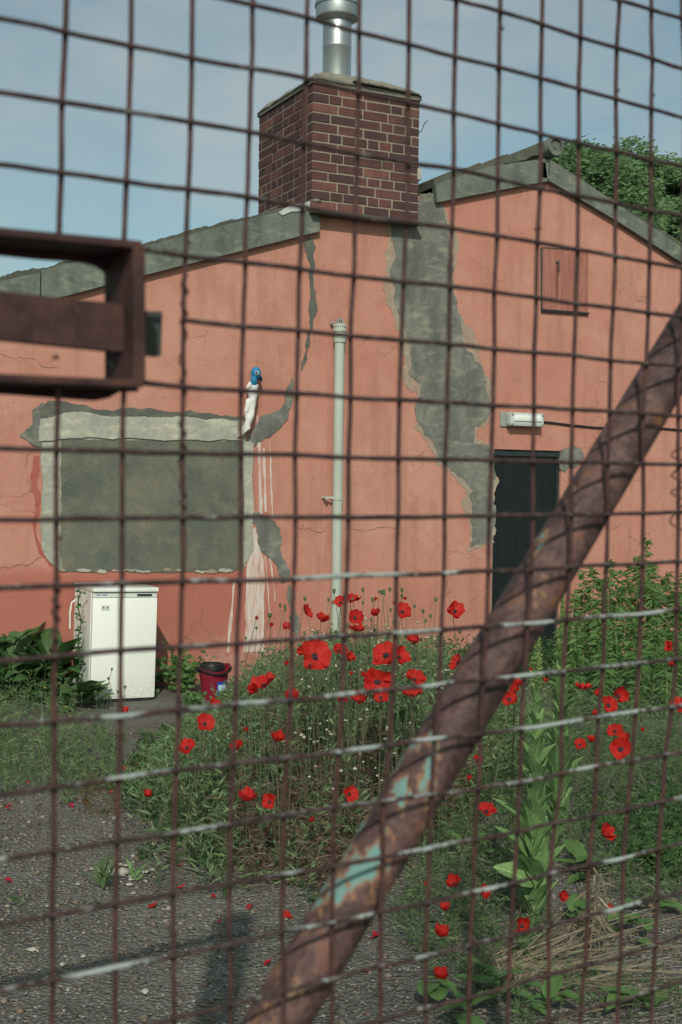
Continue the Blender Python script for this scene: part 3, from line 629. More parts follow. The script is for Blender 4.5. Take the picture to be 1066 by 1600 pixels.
# hatch high on the gable
hq = [(846, 388), (918, 392), (917, 490), (846, 485)]
HT = MB().prism([wp(*p, .016) for p in hq], (0, .016, 0)).build('hatch_panel', M['hatch'], B)
MB().prism([wp(*p, .030) for p in [(844, 483), (918, 489), (918, 492), (844, 487)]], (0, .014, 0)).build('hatch_lip', M['dark_plastic'], HT)
for seg in (((844.6, 388), (846, 388), (846, 484), (844.6, 484)), ((846, 386.6), (918, 390.6), (918, 392), (846, 388)), ((901, 393), (902, 393), (902, 488), (901, 488))):
    MB().prism([wp(*p, .020) for p in seg], (0, .019, 0)).build('hatch_edge', M['barge_edge'], HT)
hk = wp(869, 410, .02); MB().lathe(hk, [(.016, 0), (.016, .012), (.004, .02), (0, .02)], 12, a3).tube([hk, hk+Vector((0, -.03, -.01)), hk+Vector((0, -.035, -.09))], .005, 6).build('hatch_hook', M['barge_edge'], HT)
t = NT('rust_run'); t.fin((.13, .055, .04), .9); MB().prism([wp(*p, .0175) for p in [(867.6, 416), (870.6, 416), (870, 470), (868.6, 470)]], (0, .001, 0)).build('rust_run', t.m, HT)
crack([(850, 390), (868, 394), (895, 397), (916, 399)], .012, 12)

# ------------------------------------------------------------------ things on the wall
# soil pipe standing against the wall
pt0 = on_wall(531, 512, .07); pb = on_wall(521, 980, .07); px_ = pt0.x
DP = empty('drain_pipe', (px_, YW-.07, 0), 'pale grey vertical vent pipe standing against the salmon wall', 'pipe')
ptop = pt0.z
autosmooth(MB().lathe((px_, YW-.07, 0), [(.044, -.02), (.044, ptop-.02)], 24).build('pipe_shaft', M['pipe'], DP))
autosmooth(MB().lathe((px_, YW-.07, 0), [(.044, ptop-.13), (.053, ptop-.125), (.053, ptop-.04), (.060, ptop-.035), (.060, ptop-.012), (.053, ptop-.008), (.053, ptop), (.058, ptop+.006), (.058, ptop+.022), (.048, ptop+.03), (.03, ptop+.035)], 24).build('pipe_socket', M['pipe'], DP))
mb = MB()
for k in range(5):
    a = math.pi*k/5; d = Vector((math.cos(a), math.sin(a), 0))*.036
    mb.tube([Vector((px_, YW-.07, ptop+.025))+d*math.cos(q)+Vector((0, 0, .055*math.sin(q))) for q in [math.pi*i/8 for i in range(9)]], .004, 6)
mb.build('vent_cage', M['grey_plastic'], DP)
zb = on_wall(522, 778, .07).z
for zz_ in (zb, ptop-.09):
    mb = MB(); mb.lathe((px_, YW-.07, 0), [(.044, zz_-.018), (.050, zz_-.016), (.050, zz_+.016), (.044, zz_+.018)], 24); 
    if zz_ == zb: mb.tube([Vector((px_-.045, YW-.075, zz_)), Vector((px_-.10, YW-.045, zz_)), Vector((px_-.115, YW, zz_))], .009, 8); mb.lathe((px_-.105, YW-.06, zz_), [(.0, -.02), (.014, -.02), (.014, .02), (0, .02)], 8, a3)
    mb.build('pipe_bracket', M['pipe'], DP)
h = on_wall(516, 505); MB().tube([h, h+Vector((0, -.04, 0)), h+Vector((.02, -.06, .005))], .006, 6).lathe(h+Vector((0, -.03, 0)), [(0, -.012), (.012, -.012), (.012, .012), (0, .012)], 8).build('wall_hook', M['grey_plastic'], DP)
# bulkhead lamp
lc = on_wall(820, 656, .05); lw = wp(847, 656).x-wp(795, 656).x
LP = empty('bulkhead_lamp', (lc.x, YW, lc.z), 'pale oblong bulkhead lamp mounted above the black door', 'lamp')
MB().box((lc.x-.03, YW-.008, lc.z+.0), (lw+.05, .016, .135), bev=.004).build('back_plate', M['grey_plastic'], LP)
MB().box((lc.x, YW-.058, lc.z), (lw, .085, .125), bev=.022).build('lamp_cover', M['lamp_body'], LP)
MB().box((lc.x, YW-.078, lc.z+.01), (lw-.06, .075, .06), bev=.018).build('lamp_lens', M['enamel'], LP)
for sx in (-1, 1):
    for sz in (-1, 1): MB().box((lc.x+sx*(lw/2-.02), YW-.100, lc.z+sz*.045), (.022, .02, .018), bev=.004).build('clip', M['grey_plastic'], LP)
cp = [on_wall(*p, .012) for p in [(846, 659), (858, 660), (890, 664), (930, 668), (980, 670), (1030, 669), (1066, 672), (1200, 676)]]
tag(MB().tube(cp, .010, 8).build('cable', M['cable']), 'thin black cable running right from the lamp across the wall', 'cable')
# bird ornament
bx = on_wall(400, 590, .09); m_ = F/9.9
def bp(px, py, off=.09): return on_wall(px, py, off)
BR = empty('bird_ornament', bx, 'small blue headed bird figure wrapped in white cloth hung on the wall', 'ornament')
def ell(c, r, n=16, ax=None):
    return MB().lathe(c, [(r*math.sin(q), -r*math.cos(q)) for q in [math.pi*i/10 for i in range(11)]], n, ax)
h = MB(); c = bp(400, 583); h.lathe(c, [(.042*math.sin(q), -.052*math.cos(q)) for q in [math.pi*i/10 for i in range(11)]], 16)
h.tube([bp(399, 578), bp(397, 592), bp(396, 602)], [.028, .026, .036], 10); h.build('head', M['bird_blue'], BR, True)
h = MB(); h.tube([bp(403, 588), bp(407, 591), bp(410, 596)], [.028, .019, .003], 8); h.build('beak', M['bird_dark'], BR, True)
ell(bp(402, 583, .130), .017).build('eye', M['cloth'], BR, True); ell(bp(401.5, 582, .146), .009).build('pupil', M['black'], BR, True)
def cloth(pts, rr, seed):
    mb = MB().tube(pts, rr, 12)
    for i, v in enumerate(mb.v):
        q = Vector(v); d = noise.noise_vector(q*18+Vector((seed, 0, 0)))*.018; mb.v[i] = (q.x+d.x, min(q.y+d.y*.6, YW-.004), q.z+d.z)
    return mb.build('cloth_wrap', M['cloth'], BR, False)
def lerp(pts, n=14): 
    out = []; L = len(pts)-1
    for i in range(n): 
        s = i/(n-1)*L; k = min(int(s), L-1); out.append(pts[k].lerp(pts[k+1], s-k))
    return out
cloth(lerp([bp(397, 600), bp(395, 612), bp(396, 624), bp(392, 645), bp(386, 668), bp(383, 676)], 22), [.034]*3+[.040]*4+[.034]*5+[.030]*4+[.027, .024, .019, .014, .009, .004], 1)
cloth(lerp([bp(393, 602), bp(385, 606)], 6), [.03, .03, .025, .02, .014, .006], 5)
cloth(lerp([bp(390, 624), bp(385, 640), bp(384, 650)], 9), [.02, .024, .024, .022, .02, .018, .014, .01, .004], 9)
cloth(lerp([bp(386, 664, .05), bp(379, 676, .04), bp(373, 683, .03)], 9), [.02, .024, .024, .022, .02, .018, .014, .01, .004], 3)

# ------------------------------------------------------------------ fridge
fx0, fyf = 2.580, 9.20; fw, fdp, fh = .497, .52, .850
tl = R(1.2); A = (Vector((math.cos(tl), 0, -math.sin(tl))), YV, Vector((math.sin(tl), 0, math.cos(tl))))
FR = empty('fridge', (fx0+fw/2, fyf+fdp/2, 0), 'white undercounter fridge with dirty foot standing against the salmon wall', 'fridge')
def fb(x, y, z): return Vector((fx0, fyf, .012)) + A[0]*x + A[1]*y + A[2]*z
MB().box(fb(fw/2, fdp/2+.03, fh/2), (fw-.006, fdp-.06, fh-.04), A, .006).build('body', M['enamel'], FR)
DR = MB().box(fb(fw/2, .02, (fh-.085)/2+.012), (fw-.002, .045, fh-.098), A, .010).build('door', M['fridge'], FR)
autosmooth(DR)
TR = MB().box(fb(fw/2, .026, fh-.058), (fw-.004, .036, .036), A, .003).build('control_strip', M['fridge_trim'], FR)
MB().box(fb(fw-.10, .010, fh-.060), (.115, .014, .016), A, .002).build('handle_recess', M['dark_plastic'], TR)
for i, (x, w) in enumerate([(.045, .03), (.08, .012), (.098, .024)]): MB().box(fb(x, .0075, fh-.058), (w, .002, .006), A).build('printed_mark', M['label_blue'], TR)
autosmooth(MB().box(fb(fw/2, fdp/2-.005, fh-.019), (fw+.008, fdp+.014, .032), A, .008).build('worktop', M['enamel'], FR))
for x, y in ((.12, .2), (.34, .22), (.25, .34)): MB().box(fb(x, y, fh-.002), (.09, .03, .004), A).build('worktop_mark', M['grey_plastic'], FR)
ST = MB().box(fb(.095, -.005, fh-.150), (.062, .003, .036), A).build('socket_sticker', M['fridge_trim'], DR)
for x in (.080, .110): MB().box(fb(x, -.008, fh-.150), (.010, .004, .010), A).build('printed_square', M['dark_plastic'], ST)
MB().box(fb(fw/2, .06, .006), (fw-.04, .10, .02), A).build('kick_plate', M['dark_plastic'], FR)
MB().tube([fb(-.01, .44, .72), fb(-.045, .42, .70), fb(-.055, .42, .62), fb(-.05, .43, .5)], .006, 6).build('power_cord', M['enamel'], FR)

# ------------------------------------------------------------------ mop bucket
bc = on_ground(334, 1092); BK = empty('mop_bucket', (bc.x, bc.y, 0), 'crimson mop bucket with black wringer and blue white sticker', 'bucket')
k = .94
prof = [(.0, .0), (.095, 0), (.100, .004), (.132, .255), (.143, .258), (.145, .272), (.137, .274), (.130, .262), (.098, .012), (0, .012)]
mb = MB().lathe((bc.x, bc.y, 0), prof, 36)
for i, v in enumerate(mb.v):                                   # pouring lip dips and rises round the rim
    if v[2] > .25:
        a = math.atan2(v[1]-bc.y, v[0]-bc.x); mb.v[i] = (v[0], v[1], v[2]+.020*math.cos(a*2)+.012*math.cos(a))
autosmooth(mb.build('tub', M['red_plastic'], BK))
mb = MB().lathe((bc.x-.015, bc.y+.01, 0), [(.104, .235), (.106, .300), (.100, .312), (.086, .312), (.080, .250), (.02, .225), (0, .225)], 30)
autosmooth(mb.build('wringer', M['black'], BK))
mb = MB()
for q in range(22):
    a = 2*math.pi*q/22; mb.box((bc.x-.015+.104*math.cos(a), bc.y+.01+.104*math.sin(a), .285), (.006, .012, .05), (Vector((-math.sin(a), math.cos(a), 0)), Vector((math.cos(a), math.sin(a), 0)), Vector((0, 0, 1))))
mb.build('wringer_ribs', M['dark_plastic'], BK)
hd = [Vector((bc.x+.15*math.cos(a), bc.y+.15*math.sin(a), .262-.012*math.sin(-a)+.018*math.cos(2*a))) for a in [math.pi*(1+i/14) for i in range(15)]]
MB().tube(hd, .008, 8).build('handle', M['black'], BK)
for s in (-1, 1): MB().box((bc.x+s*.148, bc.y, .262), (.03, .035, .04), bev=.008).build('handle_lug', M['black'], BK)
def bent(a0, a1, z0, z1, name, m, rr=.003):
    mb = MB(); n = 8; vs = []
    for i in range(n+1):
        a = a0+(a1-a0)*i/n
        for z in (z0, z1): r = .100+(z-.004)*.1275+rr; vs.append((bc.x+r*math.cos(a), bc.y+r*math.sin(a), z))
    mb.add(vs, [(2*i, 2*i+2, 2*i+3, 2*i+1) for i in range(n)]); return mb.build(name, m, BK)
a0 = R(-98); bent(a0, a0+R(52), .05, .165, 'sticker', M['label_blue']); bent(a0+R(6), a0+R(50), .085, .14, 'sticker', M['label_white'], .0045); bent(a0+R(16), a0+R(34), .055, .078, 'sticker', M['label_white'], .0045)

for q in BK.children: q.scale = (.87, .87, .87)
# ------------------------------------------------------------------ mesh gate in the foreground
g0 = on_fence(533, 800); G = empty('mesh_gate', (g0.x, g0.y, 0), 'rusty welded mesh gate with lock box and diagonal brace in front of the yard', 'gate')
HN = {  # pixel nodes of the level wires, left to right (upright 1, 2, 3 ...)
 -2: (12, [(968, 0), (1018, 15), (1066, 28)]),
 -1: (8, [(713, 0), (782, 18), (847, 38), (907, 58), (964, 75), (1019, 92), (1070, 108)]),
 0: (4, [(395, 7), (480, 27), (561, 50), (639, 69), (711, 89), (780, 105), (845, 122), (905, 140), (963, 155), (1018, 170), (1070, 185)]),
 1: (1, [(102, 50), (204, 72), (300, 90), (393, 107), (478, 122), (560, 145), (638, 160), (709, 177), (779, 194), (845, 209), (904, 224), (963, 237), (1017, 250), (1069, 261)]),
 2: (1, [(98, 159), (201, 175), (299, 190), (390, 206), (475, 223), (558, 240), (637, 254), (709, 265), (778, 280), (844, 295), (904, 306), (962, 317), (1017, 329), (1068, 338)]),
 3: (1, [(95, 270), (198, 284), (294, 296), (386, 308), (472, 323), (555, 339), (635, 347), (706, 357), (777, 369), (840, 379), (902, 390), (961, 400), (1015, 410), (1067, 418)]),
 4: (2, [(194, 384), (290, 400), (383, 410), (469, 420), (553, 431), (631, 440), (703, 447), (773, 456), (838, 465), (900, 475), (958, 481), (1013, 489), (1066, 494)]),
 5: (3, [(287, 500), (380, 510), (466, 517), (548, 525), (628, 531), (701, 537), (773, 545), (835, 551), (897, 556), (954, 563), (1010, 568), (1062, 572)]),
 6: (2, [(215, 598), (286, 605), (377, 610), (464, 615), (548, 621), (625, 625), (699, 628), (770, 633), (834, 636), (895, 640), (953, 643), (1005, 646), (1060, 650)]),
 7: (1, [(89, 703), (191, 706), (286, 708), (376, 709), (462, 711), (545, 715), (623, 716), (696, 717), (768, 719), (833, 721), (893, 722), (950, 723), (1005, 725), (1060, 726)]),
 8: (1, [(89, 811), (191, 810), (286, 809), (377, 808), (462, 808), (544, 808), (622, 809), (695, 807), (765, 806), (833, 805), (893, 804), (950, 804), (1005, 802), (1060, 801)]),
 9: (1, [(88, 916), (191, 912), (285, 910), (375, 907), (460, 905), (542, 900), (620, 898), (694, 896), (763, 892), (830, 890), (890, 886), (948, 883), (1004, 881), (1059, 878)]),
 10: (1, [(85, 1025), (189, 1017), (282, 1011), (371, 1006), (456, 1000), (538, 994), (618, 990), (690, 985), (760, 979), (825, 975), (885, 969), (944, 964), (1001, 960), (1057, 952)]),
 11: (1, [(85, 1127), (187, 1119), (279, 1109), (368, 1100), (454, 1095), (535, 1086), (613, 1077), (687, 1070), (755, 1062), (820, 1056), (880, 1049), (943, 1042), (998, 1037), (1056, 1030)]),
 12: (1, [(85, 1230), (185, 1216), (276, 1204), (365, 1194), (447, 1185), (530, 1174), (610, 1164), (680, 1154), (751, 1147), (815, 1139), (877, 1130), (935, 1121), (993, 1112), (1050, 1105)]),
 13: (1, [(84, 1330), (184, 1315), (272, 1302), (360, 1288), (444, 1275), (522, 1262), (600, 1252), (675, 1242), (748, 1232), (813, 1222), (878, 1209), (932, 1197), (987, 1189), (1040, 1180)]),
 14: (1, [(82, 1430), (180, 1412), (271, 1396), (359, 1381), (442, 1366), (521, 1353), (598, 1340), (672, 1325), (742, 1312), (808, 1300), (868, 1286), (928, 1274), (980, 1264), (1035, 1252)]),
 15: (1, [(82, 1532), (181, 1512), (272, 1494), (359, 1476), (441, 1456), (519, 1443), (595, 1425), (668, 1410), (740, 1393), (803, 1380), (860, 1365), (920, 1352), (975, 1341), (1029, 1327)]),
 16: (3, [(272, 1592), (360, 1569), (442, 1550), (519, 1530), (595, 1510), (665, 1495), (735, 1477), (798, 1462), (858, 1447), (918, 1431), (973, 1417), (1027, 1404)]),
 17: (6, [(519, 1612), (595, 1595), (665, 1575), (733, 1560), (795, 1542), (857, 1524), (914, 1509), (970, 1495), (1024, 1477)]),
 18: (11, [(858, 1595), (908, 1579), (966, 1565), (1020, 1547)]),
}
OFFW = .0046; WR = .00203
def fuv(p): d = p-g0; return d.dot(FD), p.z
def fpt(u, z, w=0.0): q = g0+FD*u+FN*w; return Vector((q.x, q.y, z))
def dense(pts, n=3):
    out = []
    P_ = [pts[0]*2-pts[1]]+pts+[pts[-1]*2-pts[-2]]
    for i in range(1, len(P_)-2):
        a, b, c, d = P_[i-1:i+3]
        for k in range(n):
            s = k/n; out.append(.5*((2*b)+(c-a)*s+(2*a-5*b+4*c-d)*s*s+(3*b-a-3*c+d)*s**3))
    out.append(pts[-1]); return out
vert = {}
def wire(name, pts, r, m):
    pts = dense(pts); pts = [p+Vector((0, 0, 1))*noise.noise(p*31)*.0010+FD*noise.noise(p*29+Vector((5, 0, 0)))*.0010 for p in pts]
    rs = [r*(1+.16*noise.noise(p*70)) for p in pts]
    mb = MB().tube(pts, rs, 8); return mb
for j, (k0, nodes) in sorted(HN.items()):
    pts = [on_fence(x, y, -OFFW/2) for x, y in nodes]
    for i, (x, y) in enumerate(nodes): vert.setdefault(k0+i, []).append((j, x, y))
    if j == 6: pts = pts[:]            # starts at the lock box
    a, b = pts[0], pts[1]
    if j not in (4, 5, 6):
        while fuv(pts[0])[0] > -.34: pts.insert(0, pts[0]+(pts[0]-pts[1]).normalized()*.05)
    while fuv(pts[-1])[0] < .62: pts.append(pts[-1]+(pts[-1]-pts[-2]).normalized()*.05)
    autosmooth(wire('horizontal_wire', pts, WR, 0).build('horizontal_wire', M['wire_h'], G), 60)
ends = {1: [], 2: []}
for k, lst in sorted(vert.items()):
    lst.sort(); segs = [lst]
    if k in (1,): segs = [[q for q in lst if q[0] <= 3]+[(4, 92, 368)], [(6, 90, 600)]+[q for q in lst if q[0] >= 7]]
    if k in (2,): segs = [[q for q in lst if q[0] <= 4 and q[0] != 4]+[(4, 194, 378)], [(6, 194, 606)]+[q for q in lst if q[0] >= 7]]
    for si, sg in enumerate(segs):
        pts = [on_fence(x, y, OFFW/2) for _, x, y in sg]
        if not (len(segs) == 2 and si == 1):
            while pts[0].z < 2.75: pts.insert(0, pts[0]+((pts[0]-pts[1]).normalized()*.6+Vector((0, 0, .4))).normalized()*.1)
        if not (len(segs) == 2 and si == 0):
            while pts[-1].z > .16: pts.append(pts[-1]+((pts[-1]-pts[-2]).normalized()*.4+Vector((0, 0, -.6))).normalized()*.1)
        mb = wire('vertical_wire', pts, WR, 0)
        for _, x, y in sg:                                  # weld nuggets
            c = on_fence(x, y, 0)
            if random.random() < .8: mb.lathe(c, [(.0031*math.sin(q), -.0036*math.cos(q)) for q in [math.pi*i/4 for i in range(5)]], 6)
        if random.random() < .9:                            # drips of old paint and burrs
            for q in range(3):
                s = random.choice(pts[:12]); s = s+Vector((0, 0, random.uniform(-.02, .02))); mb.tube([s, s+FD*random.choice((-1, 1))*.0042+Vector((0, 0, -.001))], [.0022, .0009], 5)
        autosmooth(mb.build('vertical_wire', M['wire_v'], G), 60)
# uprights and level wires beyond the picture, so the mesh goes on
ulast = fuv(on_fence(1066, 500))[0]; ufirst = fuv(on_fence(90, 800))[0]
for u in [ufirst-.05*i for i in range(1, 2)]+[ulast+.052*i for i in range(1, 4)]:
    if abs(u) < .7: autosmooth(wire('vertical_wire', [fpt(u, z, OFFW/2) for z in np.arange(.12, 2.8, .1)] if u > 0 or u < -.34 else [fpt(u, z, OFFW/2) for z in np.arange(.12, 1.71, .1)], WR, 0).build('vertical_wire', M['wire_v'], G), 60)
for z in list(np.arange(2.14, 2.76, .05))+list(np.arange(.14, 1.12, .05)): autosmooth(MB().tube([fpt(-.34, z, -OFFW/2), fpt(.62, z, -OFFW/2)], WR, 6).build('horizontal_wire', M['wire_h'], G), 60)
# unseen gate frame; left post and top rail added to cast the slab's shadow
for u, w_ in ((-.375, .068), (.65, .024)): MB().tube([fpt(u, .0, .02), fpt(u, 2.86, .02)], w_, 16).build('unseen_frame_upright', M['frame'], G)
for z in (.10, 2.74): MB().tube([fpt(-1.3 if z > 2 else -.38, z, .02), fpt(.65 if z < 2 else -.33, z, .02)], .024, 14).build('unseen_frame_rail', M['frame'], G)
# diagonal brace
p0 = on_fence(1300, 150, .036); p1 = on_fence(432, 1598, .036); d = (p1-p0).normalized(); p2 = p1+d*.12
pm = [p0.lerp(p2, i/30) for i in range(31)]
autosmooth(MB().tube(pm, .0255, 28).build('brace_pipe', M['brace'], G), 60)
# twisted tie wires
def tie(pxs, turns, name='tie_wire', r0=.0042):
    pts = [on_fence(x, y, 0) for x, y in pxs]; pts = dense(pts, 8); n = len(pts); L = []
    per = 10; tot = int(turns*per)
    for i in range(tot+1):
        s = i/tot*(n-1); k = min(int(s), n-2); c = pts[k].lerp(pts[k+1], s-k); a = 2*math.pi*i/per*(1+.06*math.sin(i*.3))
        r_ = r0*(1+.35*noise.noise(Vector((i*.21, 2, 0)))); L.append(c+FD*math.cos(a)*r_+FN*math.sin(a)*r_+Vector((0, 0, noise.noise(Vector((i*.33, 0, 0)))*.002)))
    autosmooth(MB().tube(L, .00085, 5).build(name, M['wire_v'], G), 60)
tie([(289, 430), (287, 500), (286, 605), (286, 708), (286, 812)], 9, r0=.0026); tie([(89, 905), (87, 960), (85, 1030)], 5, r0=.0030); tie([(1060, 700), (1060, 760), (1059, 830)], 4, r0=.007)
# lock box: deep rim plates, back plate with a rounded opening, bolt bar and its end
def boxseg(px0, px1, th, w0, w1, name, m, up_=True):
    a, b = on_fence(*px0), on_fence(*px1); d = (b-a).normalized(); n = Vector((0, 0, 1)) if up_ else FD; n = (n-d*n.dot(d)).normalized()
    return MB().box((a+b)/2+FN*(w0+w1)/2, ((b-a).length, th, w1-w0), (d, n, FN), .0012).build(name, m, G)
LKX0 = -45
boxseg((LKX0, 362), (212, 386), .0058, -.012, .045, 'lock_box_top', M['frame'])
boxseg((LKX0, 590), (214, 601), .0055, -.012, .050, 'lock_box_bottom', M['frame'])
boxseg((207, 389), (208, 598), .0095, -.012, .040, 'lock_box_side', M['frame'], False)
# back plate with rounded corners to the opening
ol = [(-45, 362), (214, 385), (216, 612), (188, 612), (170, 622), (150, 626), (-45, 612), (-45, 596), (120, 599), (152, 598), (168, 590), (175, 572), (177, 465), (175, 440), (167, 424), (152, 414), (130, 409), (60, 404), (-45, 393)]
def bpx(x, y): return on_fence(x, y, .034)
MB().prism([bpx(x, y) for x, y in ol], FN*.006).build('lock_back_plate', M['frame'], G)
a, b, c, d = [on_fence(*q, .006) for q in ((-45, 450), (200, 476), (200, 550), (-45, 525))]
MB().prism([a, b, c, d], FN*.014).build('bolt_bar', M['bolt'], G)
a, b, c, d = [on_fence(*q, .048) for q in ((196, 484), (254, 487), (252, 556), (196, 551))]
MB().prism([a, b, c, d], FN*.012).build('bolt_end', M['grey_steel'], G)
a, b, c, d = [on_fence(*q, .046) for q in ((196, 484), (229, 485), (228, 556), (196, 551))]
MB().prism([a, b, c, d], FN*.0018).build('bolt_keep', M['bolt'], G)

# ------------------------------------------------------------------ vegetation toolkit (vectorised)
def unit(v): return v/np.maximum(np.linalg.norm(v, axis=-1, keepdims=True), 1e-9)
class Veg:
    def __init__(s): s.V = []; s.Q = []; s.n = 0
    def blades(s, P, D, L, Wd, B, seg=3, leaf=False, side=None, cup=0.0):
        n = len(P)
        if n == 0: return s
        if side is None:
            a = rng.uniform(0, 6.283, n); h = np.stack([np.cos(a), np.sin(a), np.zeros(n)], 1); side = unit(np.cross(D, h)+1e-5)
        t = np.linspace(0, 1, seg+1)
        C = P[:, None]+D[:, None]*(L[:, None, None]*t[None, :, None])+B[:, None]*(L[:, None, None]*(t**2)[None, :, None])
        w = (np.sin(np.pi*np.clip(t, .0, 1)**.75)*1.0+.04) if leaf else np.maximum(1-t*.85, .12)
        o = side[:, None]*(Wd[:, None, None]*w[None, :, None]*.5)
        V = np.stack([C-o, C+o], 2).reshape(n, -1, 3); k = np.arange(seg)*2
        q = np.stack([k, k+1, k+3, k+2], 1); Q = q[None]+(np.arange(n)*(2*(seg+1)))[:, None, None]+s.n
        s.V.append(V.reshape(-1, 3)); s.Q.append(Q.reshape(-1, 4)); s.n += n*2*(seg+1); return s
    def along(s, P, D, L, B, k, t0=.1, t1=.95):
        n = len(P); t = rng.uniform(t0, t1, (n, k)); pts = P[:, None]+D[:, None]*(L[:, None]*t)[..., None]+B[:, None]*(L[:, None]*t**2)[..., None]
        return pts.reshape(-1, 3), t.reshape(-1), np.repeat(np.arange(n), k)
    def build(s, name, m, parent=None): return mknp(name, np.vstack(s.V), np.vstack(s.Q), m, parent)
def dirs(n, spread, zmin=0):
    a = rng.uniform(0, 6.283, n); r = np.abs(rng.normal(0, spread, n)); return unit(np.stack([np.cos(a)*r, np.sin(a)*r, np.ones(n)], 1))
def bends(n, k): a = rng.uniform(0, 6.283, n); return np.stack([np.cos(a)*k, np.sin(a)*k, -np.abs(rng.normal(0, k, n))*.4], 1)*rng.uniform(.2, 1, (n, 1))
def outd(n, upk): a = rng.uniform(0, 6.283, n); return unit(np.stack([np.cos(a), np.sin(a), rng.uniform(upk-.5, upk+.5, n)], 1))
fA, rA, uA = np.array(fwd), np.array(right), np.array(up); cA = np.array(CAM)
def npix(P): d = P-cA; z = d@fA; return CXP+F*(d@rA)/z, CYP-F*(d@uA)/z, z

# central clump -----------------------------------------------------
topx = [150, 200, 250, 300, 350, 390, 430, 480, 530, 600, 660, 700, 750, 800, 900]; topy = [1240, 1215, 1165, 1120, 1085, 1030, 1000, 985, 960, 965, 975, 1005, 1060, 1090, 1120]
clump = [(215, 1245), (262, 1300), (300, 1352), (370, 1392), (520, 1402), (590, 1380), (700, 1300), (770, 1240), (820, 1150), (760, 1100), (600, 1095), (430, 1100), (330, 1130), (240, 1180)]
def height(P, lo=.5, hi=1.0, cap=1.0, ramp0=5.05, h0=.30, k=.42):
    x, y, z = npix(P); yt = np.interp(x, topx, topy); H = 1.65-(yt-757)/F*z; H = np.minimum(H, h0+k*(z-ramp0)); H = np.clip(H, .08, cap); return H*rng.uniform(lo, hi, len(P))
v = Veg(); P = sample(clump, 5600, .01); P[:, :2] += rng.normal(0, .10, (len(P), 2)); _x, _y, _z = npix(P); P = P[(_y < 1290) | (_x < 360) | (rng.uniform(0, 1, len(P)) < .35)]; L = height(P, .5, 1.0); D = dirs(len(P), .17); Bn = bends(len(P), .20)
vs_ = Veg(); vs_.blades(P, D, L, rng.uniform(.002, .004, len(P)), Bn, 4); tag(vs_.build('poppy_stalks', M['poppy_stem']), 'fine green and reddish stalks carrying the poppy clump', 'stalks', kind='stuff')
q, tt, ix = v.along(P, D, L, Bn, 15, .05, .93)
v.blades(q, outd(len(q), .8), rng.uniform(.03, .10, len(q))*(1.15-.6*tt), rng.uniform(.005, .015, len(q)), bends(len(q), .5), 2, True)
tag(v.build('poppy_foliage', M['foliage']), 'tall tangle of green poppy stems and feathery leaves in the middle of the yard', 'weeds', kind='stuff')
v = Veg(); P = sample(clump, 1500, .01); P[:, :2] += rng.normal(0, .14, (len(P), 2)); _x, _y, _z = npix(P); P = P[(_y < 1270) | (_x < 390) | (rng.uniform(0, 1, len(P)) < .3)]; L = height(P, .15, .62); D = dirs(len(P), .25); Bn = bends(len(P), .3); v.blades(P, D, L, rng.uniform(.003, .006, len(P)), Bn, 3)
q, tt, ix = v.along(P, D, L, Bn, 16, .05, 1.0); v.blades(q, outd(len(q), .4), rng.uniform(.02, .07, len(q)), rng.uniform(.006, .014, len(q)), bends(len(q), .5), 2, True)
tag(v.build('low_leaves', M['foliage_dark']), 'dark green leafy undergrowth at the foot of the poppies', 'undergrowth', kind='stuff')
v = Veg(); dryp = [(370, 1300), (380, 1390), (520, 1402), (600, 1372), (720, 1290), (700, 1180), (430, 1190)]
P = sample(dryp, 3000, .01); P[:, :2] += rng.normal(0, .06, (len(P), 2)); L = height(P, .35, .95); D = dirs(len(P), .28); Bn = bends(len(P), .3); v.blades(P, D, L, rng.uniform(.002, .004, len(P)), Bn, 4)
q, tt, ix = v.along(P, D, L, Bn, 9, .05, .9); v.blades(q, outd(len(q), .1), rng.uniform(.02, .06, len(q)), rng.uniform(.004, .009, len(q)), bends(len(q), .8), 2, True)
tag(v.build('dry_stalks', M['dry']), 'brown withered stalks mixed into the front of the poppy clump', 'dry stalks', kind='stuff')

# left weeds ---------------------------------------------------------
v = Veg(); P = np.vstack([sample([(-160, 1150), (60, 1140), (180, 1160), (190, 1236), (120, 1246), (-200, 1250)], 520, .005), sample([(-160, 1090), (130, 1098), (100, 1125), (-160, 1130)], 300, .005)])
L = rng.uniform(.10, .42, len(P))*rng.uniform(.5, 1, len(P)); D = dirs(len(P), .2); Bn = bends(len(P), .25); v.blades(P, D, L, rng.uniform(.003, .006, len(P)), Bn, 3)
q, tt, ix = v.along(P, D, L, Bn, 10, .02, .95); v.blades(q, outd(len(q), .7), rng.uniform(.02, .07, len(q)), rng.uniform(.004, .009, len(q)), bends(len(q), .5), 2, True)
P = sample([(-160, 1190), (190, 1200), (180, 1250), (-200, 1252)], 700, .005); v.blades(P, dirs(len(P), .8), rng.uniform(.05, .16, len(P)), rng.uniform(.003, .006, len(P)), bends(len(P), .5), 3)
tag(v.build('left_weeds', M['grass']), 'pale green weeds along the joint between tarmac and concrete at left', 'weeds', kind='stuff')

